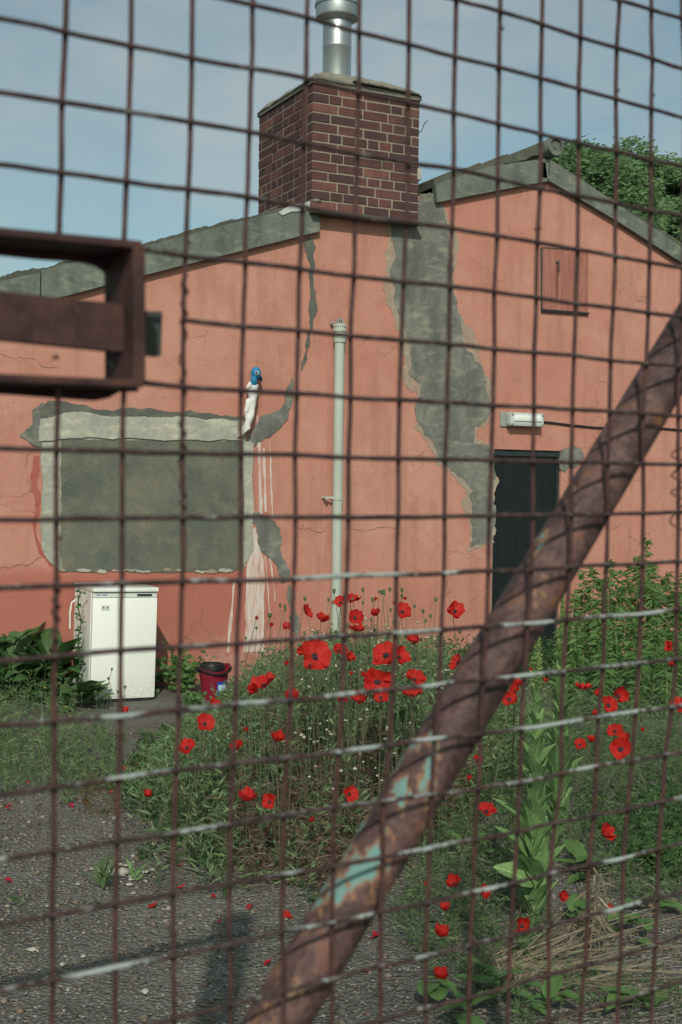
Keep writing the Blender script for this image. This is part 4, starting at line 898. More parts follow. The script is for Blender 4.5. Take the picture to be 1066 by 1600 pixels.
# right-hand weeds ---------------------------------------------------
rg = [(640, 1395), (600, 1440), (640, 1500), (700, 1560), (840, 1640), (1200, 1640), (1250, 1180), (1000, 1165), (820, 1150), (760, 1190), (700, 1290)]
v = Veg(); P = sample(rg, 2600, .02); x, y, z = npix(P)
keep = (np.array([noise.noise(Vector((a*1.3, b*1.3, 3))) for a, b in P[:, :2]]) > -.30+np.where((x > 640) & (y > 1380), .16, 0)+np.where((x > 850) & (y > 1340), .34, 0)); P = P[keep]; x, y, z = npix(P)
L = rng.uniform(.10, .30, len(P))*np.interp(y, [1150, 1250, 1380, 1600], [1.6, 1.35, .75, .5]); D = dirs(len(P), .45); Bn = bends(len(P), .5)
v.blades(P, D, L, rng.uniform(.002, .004, len(P)), Bn, 4); q, tt, ix = v.along(P, D, L, Bn, 9, .02, .95)
v.blades(q, outd(len(q), .6), rng.uniform(.015, .06, len(q)), rng.uniform(.003, .008, len(q)), bends(len(q), .6), 2, True)
P2 = sample(rg, 5200, .02); x, y, z = npix(P2); P2 = P2[(np.array([noise.noise(Vector((a*2, b*2, 9))) for a, b in P2[:, :2]]) > -.1+np.where((x > 850) & (y > 1340), .4, 0))]
v.blades(P2, dirs(len(P2), .9), rng.uniform(.05, .20, len(P2)), rng.uniform(.002, .0045, len(P2)), bends(len(P2), .7), 3)
tag(v.build('right_weeds', M['grass']), 'tangled thin green weeds covering the ground at right', 'weeds', kind='stuff')
v = Veg(); P = sample([(760, 1060), (1250, 1060), (1250, 1180), (900, 1170), (760, 1200)], 500, .005); L = rng.uniform(.12, .40, len(P)); D = dirs(len(P), .22); Bn = bends(len(P), .3)
v.blades(P, D, L, rng.uniform(.003, .005, len(P)), Bn, 3); q, tt, ix = v.along(P, D, L, Bn, 9, .05, .9); v.blades(q, outd(len(q), .7), rng.uniform(.03, .09, len(q)), rng.uniform(.006, .012, len(q)), bends(len(q), .5), 2, True)
tag(v.build('wall_weeds', M['foliage']), 'mid green weeds behind the pale spires near the black door', 'weeds', kind='stuff')
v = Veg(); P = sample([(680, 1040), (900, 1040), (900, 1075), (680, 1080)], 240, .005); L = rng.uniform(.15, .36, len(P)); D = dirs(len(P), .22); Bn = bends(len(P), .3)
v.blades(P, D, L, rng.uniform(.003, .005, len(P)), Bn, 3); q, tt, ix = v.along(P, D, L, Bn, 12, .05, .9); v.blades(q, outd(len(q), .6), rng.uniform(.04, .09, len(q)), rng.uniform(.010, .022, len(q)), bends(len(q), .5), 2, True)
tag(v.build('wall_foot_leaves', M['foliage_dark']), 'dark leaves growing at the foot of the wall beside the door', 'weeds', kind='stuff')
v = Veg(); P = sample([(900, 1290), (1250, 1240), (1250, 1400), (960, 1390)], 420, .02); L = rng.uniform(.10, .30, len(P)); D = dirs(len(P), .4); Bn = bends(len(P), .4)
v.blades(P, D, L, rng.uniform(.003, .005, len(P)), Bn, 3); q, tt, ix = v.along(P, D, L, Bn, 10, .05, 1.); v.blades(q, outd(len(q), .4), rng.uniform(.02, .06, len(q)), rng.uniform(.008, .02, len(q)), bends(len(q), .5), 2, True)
tag(v.build('dark_leaves', M['foliage_dark']), 'dark leafy weeds by the right edge below the thin green weeds', 'weeds', kind='stuff')  # leaves of the darker green by the right edge
# straw and dead stalks at lower right
v = Veg(); c0 = on_ground(775, 1520, .03); n = 64; a = rng.uniform(-1.15, .75, n); P = np.column_stack([c0.x+rng.normal(.0, .07, n), c0.y+rng.normal(0, .06, n), rng.uniform(.02, .06, n)])
D = unit(np.column_stack([np.cos(a), np.sin(a), np.abs(rng.normal(.05, .16, n))])); v.blades(P, D, rng.uniform(.25, .85, n), rng.uniform(.004, .009, n), bends(n, .3)*np.array([1, 1, .4]), 8, side=np.tile([0, 0, 1.], (n, 1))+rng.normal(0, .3, (n, 3)))
for (ax_, ay_, bx2, by2) in ((800, 1545, 775, 1440), (805, 1548, 860, 1455), (812, 1550, 930, 1440), (790, 1540, 735, 1430), (820, 1552, 1000, 1470), (830, 1560, 1066, 1490), (880, 1590, 1066, 1530)):
    p = on_ground(ax_, ay_, .02); zz_ = (p-CAM).dot(fwd); e = at_depth(bx2, by2, zz_+.05); m = 5
    v.blades(np.tile(np.array(p), (m, 1))+rng.normal(0, .01, (m, 3))*[1, 1, 0], unit(np.tile(np.array(e-p), (m, 1))+rng.normal(0, .04, (m, 3))), np.full(m, (e-p).length)*rng.uniform(.6, 1, m), np.full(m, .0055), bends(m, .12), 8)
P = sample([(640, 1360), (1100, 1330), (1150, 1640), (700, 1600)], 300, .03); v.blades(P, unit(np.column_stack([rng.normal(0, 1, (len(P), 2)), rng.uniform(0, .5, len(P))])), rng.uniform(.06, .25, len(P)), rng.uniform(.0015, .004, len(P)), bends(len(P), .6)*np.array([1, 1, .2]), 4)
tag(v.build('straw_litter', M['straw']), 'dead straw coloured stalks strewn over the ground at lower right', 'straw', kind='stuff')
v = Veg(); c0 = on_ground(925, 1500, .02); n = 90; P = np.tile([c0.x, c0.y, .02], (n, 1))+rng.normal(0, .03, (n, 3))*[1, 1, 0]; D = dirs(n, .12); L = rng.uniform(.15, .34, n); Bn = bends(n, .15); v.blades(P[:10], D[:10], L[:10], np.full(10, .005), Bn[:10], 5)
q, tt, ix = v.along(P[:10], D[:10], L[:10], Bn[:10], 26, .35, 1.0); v.blades(q, outd(len(q), -.6), rng.uniform(.015, .045, len(q)), rng.uniform(.003, .007, len(q)), bends(len(q), 1.6), 4, True)
o = v.build('withered_plant', M['straw']); tag(o, 'withered curled brown plant standing among the weeds at lower right', 'plant')
# reddish sprigs by the slab joint
v = Veg(); P = sample([(120, 1240), (190, 1240), (185, 1290), (130, 1285)], 40, .02); D = dirs(len(P), .35); L = rng.uniform(.06, .16, len(P)); Bn = bends(len(P), .3); v.blades(P, D, L, np.full(len(P), .004), Bn, 3)
q, tt, ix = v.along(P, D, L, Bn, 12); v.blades(q, outd(len(q), .5), rng.uniform(.01, .03, len(q)), rng.uniform(.004, .008, len(q)), bends(len(q), .3), 2, True)
tag(v.build('red_sprig', M['redstem']), 'low reddish sprigs at the left tip of the poppy clump', 'plant', kind='stuff')
# white chamomile heads and yellow buds
def dots(name, poly, n, s, m, hfun, label, cat):
    P = sample(poly, n, 0); P[:, 2] = hfun(P); V, Q = blobs(P, rng.uniform(s*.7, s*1.2, n), .7); v = Veg(); b = P.copy(); b[:, 2] = .01
    tag(mknp(name, V, Q, m), label, cat, kind='stuff')
dots('chamomile_heads', [(440, 1330), (480, 1180), (690, 1180), (740, 1250), (640, 1360), (520, 1385)], 210, .0105, M['daisy'], lambda P: height(P, .72, 1.05), 'small whitish daisy heads dotted through the poppy stems', 'flowers')
dots('yellow_heads', [(60, 1100), (190, 1110), (150, 1200), (20, 1180)], 9, .008, M['yellow'], lambda P: rng.uniform(.12, .3, len(P)), 'few tiny yellow flowers among the left weeds', 'flowers')

# seed heads on long stems ------------------------------------------
def pod_mesh(h, seed):
    r = random.Random(seed); b = Vector((r.uniform(-.05, .05), r.uniform(-.05, .05), 0)); pts = [b*(1-math.cos(i/8*1.57))*-1+Vector((0, 0, h*i/8)) for i in range(9)]
    mb = MB().tube(pts, [.0014]*9, 4); t = pts[-1]; s = .0085*r.uniform(.8, 1.15)
    mb.lathe(t, [(.001, -.001), (s*.55, s*.35), (s*.95, s*1.1), (s*.9, s*1.7), (s*.55, s*2.05), (s*1.0, s*2.15), (s*.9, s*2.35), (0, s*2.45)], 8)
    me = bpy.data.meshes.new('poppy_seed_head'); me.from_pydata(mb.v, [], mb.f); me.materials.append(M['pod']); me.polygons.foreach_set('use_smooth', [True]*len(me.polygons)); return me
PM = [(h, pod_mesh(h, i)) for i, h in enumerate(np.linspace(.18, 1.06, 24))]
GP = 'poppy seed heads on thin stems'
def seed_head(px, py, Z, label=None):
    if label is None:
        a = 'left' if px < 470 else ('middle' if px < 590 else 'right'); b = 'upper' if py < 1010 else ('middle' if py < 1060 else 'lower')
        label = f'green poppy seed head among the {b} stems in the {a} third of the clump'
    elif 'salmon' in label: label = 'poppy seed head rising against the salmon wall '+('left of the vent pipe' if px < 515 else ('before or just right of the vent pipe' if px < 600 else 'well right of the vent pipe'))
    p = at_depth(px, py, Z)
    if p.z < .16: return
    h, me = min(PM, key=lambda q: abs(q[0]-p.z)); o = bpy.data.objects.new('poppy_seed_head', me); COL.objects.link(o)
    o.location = (p.x, p.y, 0); o.scale = (1, 1, p.z/h); 
    ln = Vector((random.gauss(0, .10), random.gauss(0, .10), 1)).normalized(); o.rotation_mode = 'QUATERNION'; o.rotation_quaternion = ln.to_track_quat('Z', 'Y'); sc_ = p.z/h/ln.z; o.scale = (1, 1, sc_) if sc_ > .95 else (1, 1, sc_)
    o.location = (p.x-ln.x/ln.z*p.z, p.y-ln.y/ln.z*p.z, 0); tag(o, label, 'seed head', GP)
heads = [(520, 932), (513, 944), (560, 925), (587, 925), (579, 928), (600, 940), (609, 922), (611, 930), (613, 926), (598, 955), (633, 945), (642, 935), (659, 950), (660, 965), (674, 957), (655, 972), (495, 938), (504, 940), (443, 948), (428, 962), (418, 963), (412, 962), (436, 950), (460, 967), (575, 945), (630, 925), (562, 940), (678, 1020), (690, 1010), (668, 940), (700, 985), (727, 990), (445, 955), (395, 985), (388, 1000), (540, 925)]
for x, y in heads: seed_head(x, y, random.uniform(6.3, 7.3), 'green poppy seed head rising above the clump against the salmon wall')
for i in range(125):
    x = random.uniform(375, 700); yt = np.interp(x, topx, topy); y = random.uniform(yt+5, yt+150); seed_head(x, y, float(np.interp(y, [950, 1000, 1100, 1250], [6.9, 6.2, 5.6, 5.3]))+random.uniform(-.2, .3))
for i in range(26):
    x = random.uniform(255, 350); y = random.uniform(1075, 1185); seed_head(x, y, random.uniform(5.5, 6.2), 'green poppy seed head at the low left end of the clump')
for x, y in [(205, 1078), (163, 1048), (180, 1062), (196, 1085), (160, 1090), (178, 1095), (151, 1085), (125, 1085), (150, 1110), (90, 1120)]: seed_head(x, y, random.uniform(7.2, 8.2), 'thin seed head standing in front of the white fridge')

# ------------------------------------------------------------------ poppies
def petal_mesh(cup, seed, ruffle=.28):
    r = random.Random(seed); nu, nv = 9, 7; vs = []; ph = r.uniform(0, 9)
    for j in range(nv+1):
        t = j/nv
        for i in range(nu+1):
            s = i/nu*2-1; a = s*.92*(.45+.55*math.sqrt(t)) ; rad = t*(1-.13*abs(s)**3+.03*math.sin(s*9+ph)*t)
            el = cup*(t**.7)*1.0; x = rad*math.cos(el)*math.cos(a); y = rad*math.cos(el*.6)*math.sin(a); z = rad*math.sin(el)+ruffle*t*t*math.sin(s*6.5+ph)*.55+.08*math.cos(s*1.6)*t
            z += .05*noise.noise(Vector((x*5, y*5, seed))); vs.append((x, y, z))
    fs = [(j*(nu+1)+i, j*(nu+1)+i+1, (j+1)*(nu+1)+i+1, (j+1)*(nu+1)+i) for j in range(nv) for i in range(nu)]
    me = bpy.data.meshes.new('petal'); me.from_pydata(vs, [], fs); me.materials.append(M['petal']); me.polygons.foreach_set('use_smooth', [True]*len(me.polygons)); return me
PET = {c: [petal_mesh(a, 10*i+k) for k in range(4)] for i, (c, a) in enumerate((('o', .42), ('c', .85), ('b', 1.2)))}
def eye_mesh():
    mb = MB().lathe((0, 0, 0), [(0, .02), (.20, .03), (.26, .06), (.17, .09), (.12, .10), (.13, .20), (.15, .22), (.06, .25), (0, .25)], 12)
    for k in range(18):
        a = 2*math.pi*k/18; r = .24+.05*(k % 2); mb.box((r*math.cos(a), r*math.sin(a), .12), (.035, .035, .07))
    me = bpy.data.meshes.new('centre'); me.from_pydata(mb.v, [], mb.f); me.materials.append(M['poppy_eye']); return me
EYE = eye_mesh()
def zfor(x, y):
    if x > 880 and y < 1200: return float(np.interp(y, [1000, 1050, 1110, 1175], [8.2, 7.6, 6.6, 6.0]))
    if x < 240: return 7.0 if y < 1150 else 5.9
    return float(np.interp(y, [930, 960, 1000, 1040, 1080, 1165, 1250, 1380, 1450, 1525, 1600], [6.6, 6.3, 5.9, 5.3, 5.15, 5.1, 5.0, 4.6, 4.25, 4.0, 3.8]))
def poppy(x, y, w, face, kind, label, group='red poppies growing in the yard'):
    Z = zfor(x, y); c = at_depth(x, y, Z); c.z = max(c.z, .07); rad = w/2*Z/F*1.12
    base = Vector((c.x+random.uniform(-.16, .16), c.y+random.uniform(-.05, .18), .0))
    root = empty('poppy', base, label, 'poppy', group); tocam = (CAM-c).normalized(); tocam.z = 0; tocam.normalize()
    ax = {'c': tocam*1.0+Vector((0, 0, .55)), 'u': tocam*.45+Vector((0, 0, 1)), 'l': tocam*.6-R0*.75+Vector((0, 0, .35)), 'r': tocam*.6+R0*.75+Vector((0, 0, .35))}[face]
    ax = (ax+Vector((random.uniform(-.45, .45), random.uniform(-.3, .3), random.uniform(-.2, .35)))).normalized(); q = ax.to_track_quat('Z', 'Y').to_matrix().to_4x4()
    T = Matrix.Translation(c-base-ax*rad*(.10 if kind == 'o' else .5)); spin = random.uniform(0, 6.28)
    for k in range(4):
        inner = k % 2; o = bpy.data.objects.new('petal', random.choice(PET[kind])); COL.objects.link(o); o.parent = root
        o.matrix_local = T @ q @ Matrix.Rotation(spin+k*math.pi/2+random.uniform(-.12, .12), 4, 'Z') @ Matrix.Rotation(-.16*inner+random.uniform(-.12, .10), 4, 'Y') @ Matrix.Scale(rad*random.uniform(.90, 1.10), 4) @ Matrix.Diagonal((1, 1.18, 1, 1))
    if kind != 'b':
        o = bpy.data.objects.new('centre', EYE); COL.objects.link(o); o.parent = root; o.matrix_local = T @ q @ Matrix.Scale(rad*.85, 4)
    hb_ = c-ax*rad*(.10 if kind == 'o' else .5); mid = Vector((base.x*.4+hb_.x*.6, base.y*.4+hb_.y*.6, c.z*.62)); pts = dense([base, mid, hb_-ax*rad*.5+Vector((0, 0, .004)), hb_], 4)
    mb = MB().tube(pts, [.0017]*len(pts), 5); ro_ = base; o = mk('stem', mb.v, mb.f, M['poppy_stem'], root)
PP = [  # x, y, width, facing, petals, label
 (478, 957, 24, 'r', 'o', 'red poppy with dark eye left of the vent pipe foot, high in the clump'),
 (505, 965, 25, 'u', 'c', 'red poppy just left of the vent pipe foot'),
 (532, 942, 20, 'c', 'o', 'red poppy in front of the vent pipe at its foot'),
 (549, 939, 28, 'u', 'o', 'broad red poppy just right of the vent pipe'),
 (555, 966, 26, 'c', 'o', 'red poppy below the broad one right of the vent pipe'),
 (557, 985, 24, 'u', 'o', 'lower of two stacked poppies beneath the broad one by the pipe'),
 (587, 957, 20, 'u', 'c', 'small cupped red poppy right of the vent pipe'),
 (587, 936, 9, 'u', 'b', 'tiny red bud above the cupped poppy right of the pipe'),
 (617, 942, 9, 'l', 'b', 'tiny red bud left of the round poppy at the top right of clump'),
 (632, 935, 10, 'r', 'b', 'tiny opening bud above the round poppy at top right of clump'),
 (629, 956, 26, 'c', 'o', 'round red poppy with dark eye at the top right of the clump'),
 (711, 955, 28, 'c', 'o', 'single red poppy standing alone against the wall left of the door'),
 (448, 980, 15, 'c', 'o', 'small open red poppy at the upper left of the clump'),
 (401, 966, 10, 'u', 'b', 'small red bud before the whitewashed streak'),
 (424, 977, 10, 'u', 'b', 'small red bud just left of the small open poppy'),
 (648, 999, 24, 'u', 'c', 'drooping red poppy at the right shoulder of the clump'),
 (492, 1026, 50, 'c', 'o', 'largest red poppy, wide open with black eye, left of centre'),
 (473, 1016, 22, 'l', 'c', 'smaller poppy tucked behind the left of the largest poppy'),
 (484, 1040, 20, 'u', 'o', 'red poppy tucked under the largest poppy'),
 (448, 1037, 12, 'u', 'b', 'small red bud left of the largest poppy'),
 (530, 1017, 24, 'c', 'o', 'red poppy right of the largest poppy'),
 (547, 1026, 22, 'r', 'c', 'torn red poppy further right of the largest poppy'),
 (603, 1024, 42, 'c', 'o', 'wide red poppy, left one of the joined pair in the clump'),
 (624, 1027, 32, 'r', 'o', 'red poppy, right one of the joined pair in the clump'),
 (413, 1071, 44, 'u', 'o', 'large ragged red poppy at the left of the clump'),
 (396, 1078, 22, 'l', 'c', 'small red poppy touching the left of the large ragged poppy'),
 (457, 1087, 28, 'u', 'c', 'cupped red poppy below the largest poppy'),
 (590, 1066, 42, 'c', 'o', 'broad red poppy in the middle of the tight bunch'),
 (606, 1061, 26, 'r', 'c', 'red poppy on the right of the tight bunch'),
 (570, 1054, 15, 'l', 'b', 'narrow red bud at the left of the tight bunch'),
 (595, 1090, 24, 'c', 'o', 'red poppy hanging lowest in the tight bunch'),
 (562, 1091, 28, 'u', 'c', 'red poppy at the lower left of the tight bunch'),
 (534, 1093, 20, 'u', 'c', 'red poppy left of the tight bunch at the same height'),
 (549, 1052, 10, 'u', 'b', 'tiny red bud between the largest poppy and the tight bunch'),
 (648, 1062, 30, 'c', 'o', 'red poppy with dark eye right of the tight bunch'),
 (643, 1086, 30, 'u', 'o', 'red poppy below the dark eyed one right of the bunch'),
 (715, 1036, 24, 'l', 'o', 'red poppy at the left edge of the brace pipe'),
 (336, 1099, 22, 'u', 'c', 'red poppy just right below the bucket'),
 (320, 1131, 28, 'c', 'o', 'frilled red poppy below the bucket'),
 (292, 1168, 26, 'c', 'o', 'frilled red poppy lower left of the one below the bucket'),
 (369, 1165, 26, 'u', 'c', 'red poppy crossed by a mesh upright in the left of clump'),
 (434, 1152, 27, 'u', 'c', 'red poppy alone in the left middle of the clump'),
 (388, 1243, 34, 'u', 'c', 'broad red poppy low at the front of the clump'),
 (421, 1253, 24, 'c', 'o', 'red poppy right of the broad low poppy'),
 (231, 1240, 19, 'u', 'c', 'lone red poppy at the left tip of the clump'),
 (546, 1241, 25, 'c', 'o', 'red poppy low in the brown stalks left of the brace pipe'),
 (487, 1281, 14, 'u', 'b', 'small red poppy lowest in the brown stalks'),
 (195, 1110, 16, 'u', 'c', 'red poppy on the tarmac at the foot of the fridge'),
 (384, 1140, 12, 'u', 'b', 'small dark red bud above the poppy on the mesh upright'),
 (796, 1093, 26, 'c', 'o', 'red poppy with dark eye just right of the brace pipe'),
 (804, 1077, 20, 'u', 'c', 'red poppy above the dark eyed one right of the brace'),
 (808, 1066, 24, 'u', 'c', 'topmost poppy of three just right of the brace'),
 (831, 1047, 16, 'r', 'b', 'red bud between the brace and the pale leafy spires'),
 (853, 1063, 12, 'u', 'b', 'small red poppy between the two pale spires'),
 (778, 1100, 9, 'u', 'b', 'tiny red poppy half behind the brace pipe'),
 (912, 1076, 26, 'u', 'o', 'red poppy right of the pale spires, leftmost of its row'),
 (935, 1083, 18, 'u', 'c', 'red poppy second from the pale spires in its row'),
 (970, 1087, 30, 'r', 'c', 'wide red poppy at the top right of the right hand cluster'),
 (951, 1102, 28, 'c', 'o', 'red poppy in the middle of the right hand cluster'),
 (932, 1114, 16, 'u', 'c', 'small red poppy at the foot of the right hand cluster'),
 (961, 1143, 24, 'c', 'o', 'red poppy above the big eyed one at right'),
 (975, 1153, 22, 'u', 'c', 'red poppy squeezed behind the big eyed one at right'),
 (970, 1171, 36, 'c', 'o', 'big red poppy with dark eye low at right'),
 (906, 1164, 20, 'c', 'o', 'small round red poppy left of the big eyed one at right'),
 (924, 1155, 18, 'u', 'c', 'small flat red poppy between round one and big eyed one'),
 (1004, 1140, 11, 'u', 'b', 'tiny red bud right of the big eyed poppy'),
 (1046, 1009, 20, 'l', 'c', 'dark red poppy at the far right before the willowherbs'),
 (1050, 1037, 14, 'u', 'c', 'small red poppy below the far right one'),
 (1061, 1104, 28, 'u', 'o', 'red poppy at the right edge of the picture'),
 (760, 1268, 30, 'u', 'o', 'round red poppy left of the pale spire base'),
 (748, 1186, 18, 'u', 'c', 'red poppy right beside the brace pipe in the grass'),
 (733, 1216, 14, 'u', 'b', 'small faded poppy under the one beside the brace'),
 (805, 1250, 11, 'u', 'b', 'red bud against the leaves of the pale spire'),
 (949, 1300, 34, 'r', 'c', 'crumpled red poppy alone in the weeds at right'),
 (708, 1378, 27, 'u', 'c', 'domed red poppy below the brace pipe, uppermost of four'),
 (665, 1381, 10, 'u', 'b', 'tiny red bud left of the domed poppy'),
 (757, 1393, 27, 'r', 'c', 'flattened red poppy right of the domed poppy'),
 (696, 1417, 20, 'u', 'c', 'drooping red poppy between domed and bell shaped ones'),
 (690, 1455, 32, 'u', 'c', 'bell shaped red poppy near the bottom of the picture'),
 (688, 1521, 30, 'u', 'c', 'lowest red poppy above the bare ground'),
 (817, 1445, 34, 'c', 'c', 'dark crimson poppy at the foot of the pale spire'),
 (879, 1400, 20, 'r', 'c', 'wilting pink red poppy right of the pale spire foot'),
 (953, 1418, 15, 'u', 'c', 'small red poppy low in the weeds at far right'),
]
for i, (x, y, w, f_, k_, lb) in enumerate(PP): random.seed(100+i); poppy(x, y, w, f_, k_, lb)
random.seed(11)
# fallen petals
fv = []; fp_me = []
for s in range(3):
    vs = []; fs = []; n = 7
    for j in range(4):
        for i in range(n): a = math.pi*(i/(n-1)-.5)*1.3; r = (j/3)*(1+.1*math.sin(i*2+s)); vs.append((r*math.cos(a), r*math.sin(a)*.8, .25*r*r*math.cos(a*2+s)+.06*math.sin(i*3+s)))
    fs = [(j*n+i, j*n+i+1, (j+1)*n+i+1, (j+1)*n+i) for j in range(3) for i in range(n-1)]
    me = bpy.data.meshes.new('fallen_petal'); me.from_pydata(vs, [], fs); me.materials.append(M['petal_old'] if s else M['petal']); me.polygons.foreach_set('use_smooth', [True]*len(me.polygons)); fp_me.append(me)
FPX = [(17, 1256), (14, 1262), (14, 1376), (42, 1221), (283, 1384), (305, 1386), (336, 1399), (281, 1350), (253, 1330), (237, 1413), (340, 1439), (421, 1503), (450, 1432), (394, 1414), (121, 1248), (135, 1254), (212, 1194), (197, 1200), (104, 1240), (174, 1238), (584, 1461), (574, 1514), (820, 1530), (855, 1550), (640, 1400), (350, 1205), (110, 1258), (1013, 1350), (805, 1510), (130, 1222)]
for i, (x, y) in enumerate(FPX):
    g = on_ground(x, y, .035); o = bpy.data.objects.new('fallen_petal', fp_me[i % 3]); COL.objects.link(o); o.location = g; s = random.uniform(.014, .026); o.scale = (s, s, s)
    o.rotation_euler = (random.uniform(-.5, .5), random.uniform(-.5, .5), random.uniform(0, 6)); tag(o, 'fallen red poppy petal on the ground '+('by the left end of the slab joint' if y < 1270 and x < 260 else 'far back beside the clump' if y < 1270 else 'at the far left edge' if x < 100 else 'in front of the poppy clump' if x < 600 and y < 1420 else 'on bare slab left of the brace pipe' if x < 600 else 'under the weeds right of the brace pipe'), 'petal', 'fallen poppy petals')

# ------------------------------------------------------------------ broad leaves
def leaf_mesh(L, Wd, curl, fold=.25, wav=.04, seed=0, name='leaf', m=None, tip=1.0):
    """leaf growing along +X, arching; own thickness is a folded blade with a raised midrib"""
    nv = 9; vs = []; fs = []; r = random.Random(seed)
    for i in range(nv+1):
        t = i/nv; w = Wd/2*(math.sin(math.pi*t**.8)**.8)*(1 if t < 1 else 0)+.002; a = curl*t; x = L*(math.sin(a)/curl if curl else t); z = L*((1-math.cos(a))/curl if curl else 0)*-1
        for s in (-1, -.5, 0, .5, 1):
            vs.append((x, w*s, z+fold*w*abs(s)-(.0 if s else w*.06)+wav*w*math.sin(t*14+s*3+seed)*abs(s)))
    for i in range(nv):
        for s in range(4): a = i*5+s; fs.append((a, a+1, a+6, a+5))
    me = bpy.data.meshes.new(name); me.from_pydata(vs, [], fs); me.materials.append(m); me.polygons.foreach_set('use_smooth', [True]*len(me.polygons)); return me
def add_leaf(root, me, p, yaw, pitch, sc=1.0, roll=0.0):
    o = bpy.data.objects.new('leaf', me); COL.objects.link(o); o.parent = root
    o.matrix_local = Matrix.Translation(p) @ Matrix.Rotation(yaw, 4, 'Z') @ Matrix.Rotation(-pitch, 4, 'Y') @ Matrix.Rotation(roll, 4, 'X') @ Matrix.Scale(sc, 4); return o
# pale leafy spires
ML = [leaf_mesh(.21, .084, .55, .40, .10, s, 'leaf', M['mullein']) for s in range(4)]
def spire(bx_, by_, tx, ty, label, nleaf, top_bare, seed):
    random.seed(seed); b = on_ground(bx_, by_); Z = (b-CAM).dot(fwd); t = at_depth(tx, ty, Z); H = t.z; root = empty('leafy_spire', b, label, 'plant', 'pale leafy spires')
    base = Vector((0, 0, 0)); top = t-b; stem = dense([base, top*.5+Vector((.008, 0, 0)), top], 6); st_ = MB().tube([p+b for p in stem], [.013-.010*i/(len(stem)-1) for i in range(len(stem))], 8).build('stem', M['mullein_stem'], root, True)
    for i in range(nleaf):
        s = (i+.5)/nleaf; h = .04+s*(top_bare-.04); p = stem[min(int(h*(len(stem)-1)), len(stem)-1)]; p = Vector((top.x*h, top.y*h, H*h)); sc = random.uniform(.75, 1.12)*(1 if s < .35 else 1-.82*(s-.35)/.65)
        add_leaf(root, random.choice(ML), p, i*2.4+random.uniform(-.4, .4), R(random.uniform(52, 80) if s < .25 else random.uniform(60, 84)), max(sc, .2), random.uniform(-.5, .5))
    v = Veg(); n = 900; hh = rng.uniform(top_bare*.93, 1.0, n); P = np.column_stack([top.x*hh+b.x, top.y*hh+b.y, H*hh]); wob = (1.03-hh)/(1.03-top_bare)
    P[:, :2] += rng.normal(0, .0075, (n, 2))*wob[:, None]; v.blades(P, outd(n, .7), rng.uniform(.006, .014, n)*(.6+wob), rng.uniform(.004, .008, n), bends(n, .3), 2, True); v.build('flower_spike', M['spike'], root)
spire(832, 1465, 840, 985, 'pale green leafy spire in front, its big leaves reaching the ground', 44, .86, 3)
random.seed(77); lf = add_leaf(bpy.data.objects['leafy_spire'], leaf_mesh(.17, .085, .7, .4, .16, 9, 'leaf', M['mullein']), Vector((-.01, -.02, .20)), math.pi-PSI*.2, R(38), 1.0, -.9)
spire(868, 1330, 880, 912, 'taller pale green leafy spire with long flower spike, behind right', 38, .78, 5)
# dock bush left of the fridge
DL = [leaf_mesh(.30, .15, .8, .22, .12, s, 'leaf', M['dock']) for s in range(4)]
def dock(px, py, n, label, seed, size=1.0, hgt=.32):
    random.seed(seed); b = on_ground(px, py); root = empty('dock_plant', b, label, 'plant', 'broad leaved dock plants by the wall')
    for i in range(n):
        a = random.uniform(0, 6.28); r = random.uniform(0, .20)*size; add_leaf(root, random.choice(DL), Vector((r*math.cos(a), r*math.sin(a)*.6, random.uniform(.02, hgt)*size)), a+random.uniform(-.5, .5), R(random.uniform(5, 75)), size*random.uniform(.65, 1.1), random.uniform(-.4, .4))
dock(-60, 1092, 34, 'broad dark green dock plant at the left edge', 1, 1.05); dock(20, 1090, 46, 'broad dark dock plant filling the left corner below the wall', 2, 1.15, .36); dock(78, 1092, 40, 'glossy dark dock plant close to the left of the fridge', 3, 1.05, .30); dock(118, 1108, 16, 'small dock leaves touching the left side of the fridge', 4, .8, .2)
dock(246, 1073, 12, 'low dark leaves just right of the fridge', 6, .55, .2)
# bramble shrub between fridge and bucket, creeper on the fridge
def shrub(px, py, w, h, n, label, name='shrub', m='willow', seed=1, ls=.05):
    b = on_ground(px, py); root = empty(name, b, label, 'shrub'); v = Veg(); k = 26
    P = np.tile(np.array(b), (k, 1)); D = dirs(k, w/h*.8); L = rng.uniform(.4*h, h, k); Bn = bends(k, .3); v.blades(P, D, L, np.full(k, .006), Bn, 4); v.build('stems', M['foliage_dark'], root)
    v2 = Veg(); q, tt, ix = v.along(P, D, L, Bn, n//k, .15, 1.0); q += rng.normal(0, ls*.6, q.shape)*[1, 1, .6]; v2.blades(q, outd(len(q), .2), rng.uniform(.6*ls, 1.3*ls, len(q)), rng.uniform(.4*ls, .8*ls, len(q)), bends(len(q), .4), 3, True); o = v2.build('foliage', M[m], root); o['kind'] = 'stuff'
shrub(283, 1082, .22, .42, 700, 'bushy green shrub between the fridge and the red bucket', ls=.045)
shrub(300, 1100, .14, .12, 200, 'low sprawling green weed at the foot of the bucket', ls=.04)
v = Veg(); b = Vector((fx0-.05, fyf+.12, 0)); root = empty('creeper', b, 'thin climbing creeper on the left side of the fridge', 'creeper')
st = [b+Vector((.012*math.sin(i*1.3), .01*math.cos(i), .055*i)) for i in range(16)]; MB().tube(st, .005, 5).build('stem', M['foliage_dark'], root); P = np.array([list(st[rng.integers(2, 16)]) for _ in range(70)])+rng.normal(0, .010, (70, 3))
v.blades(P, outd(70, .1), rng.uniform(.025, .05, 70), rng.uniform(.015, .032, 70), bends(70, .5), 3, True); v.build('leaves', M['dock'], root)
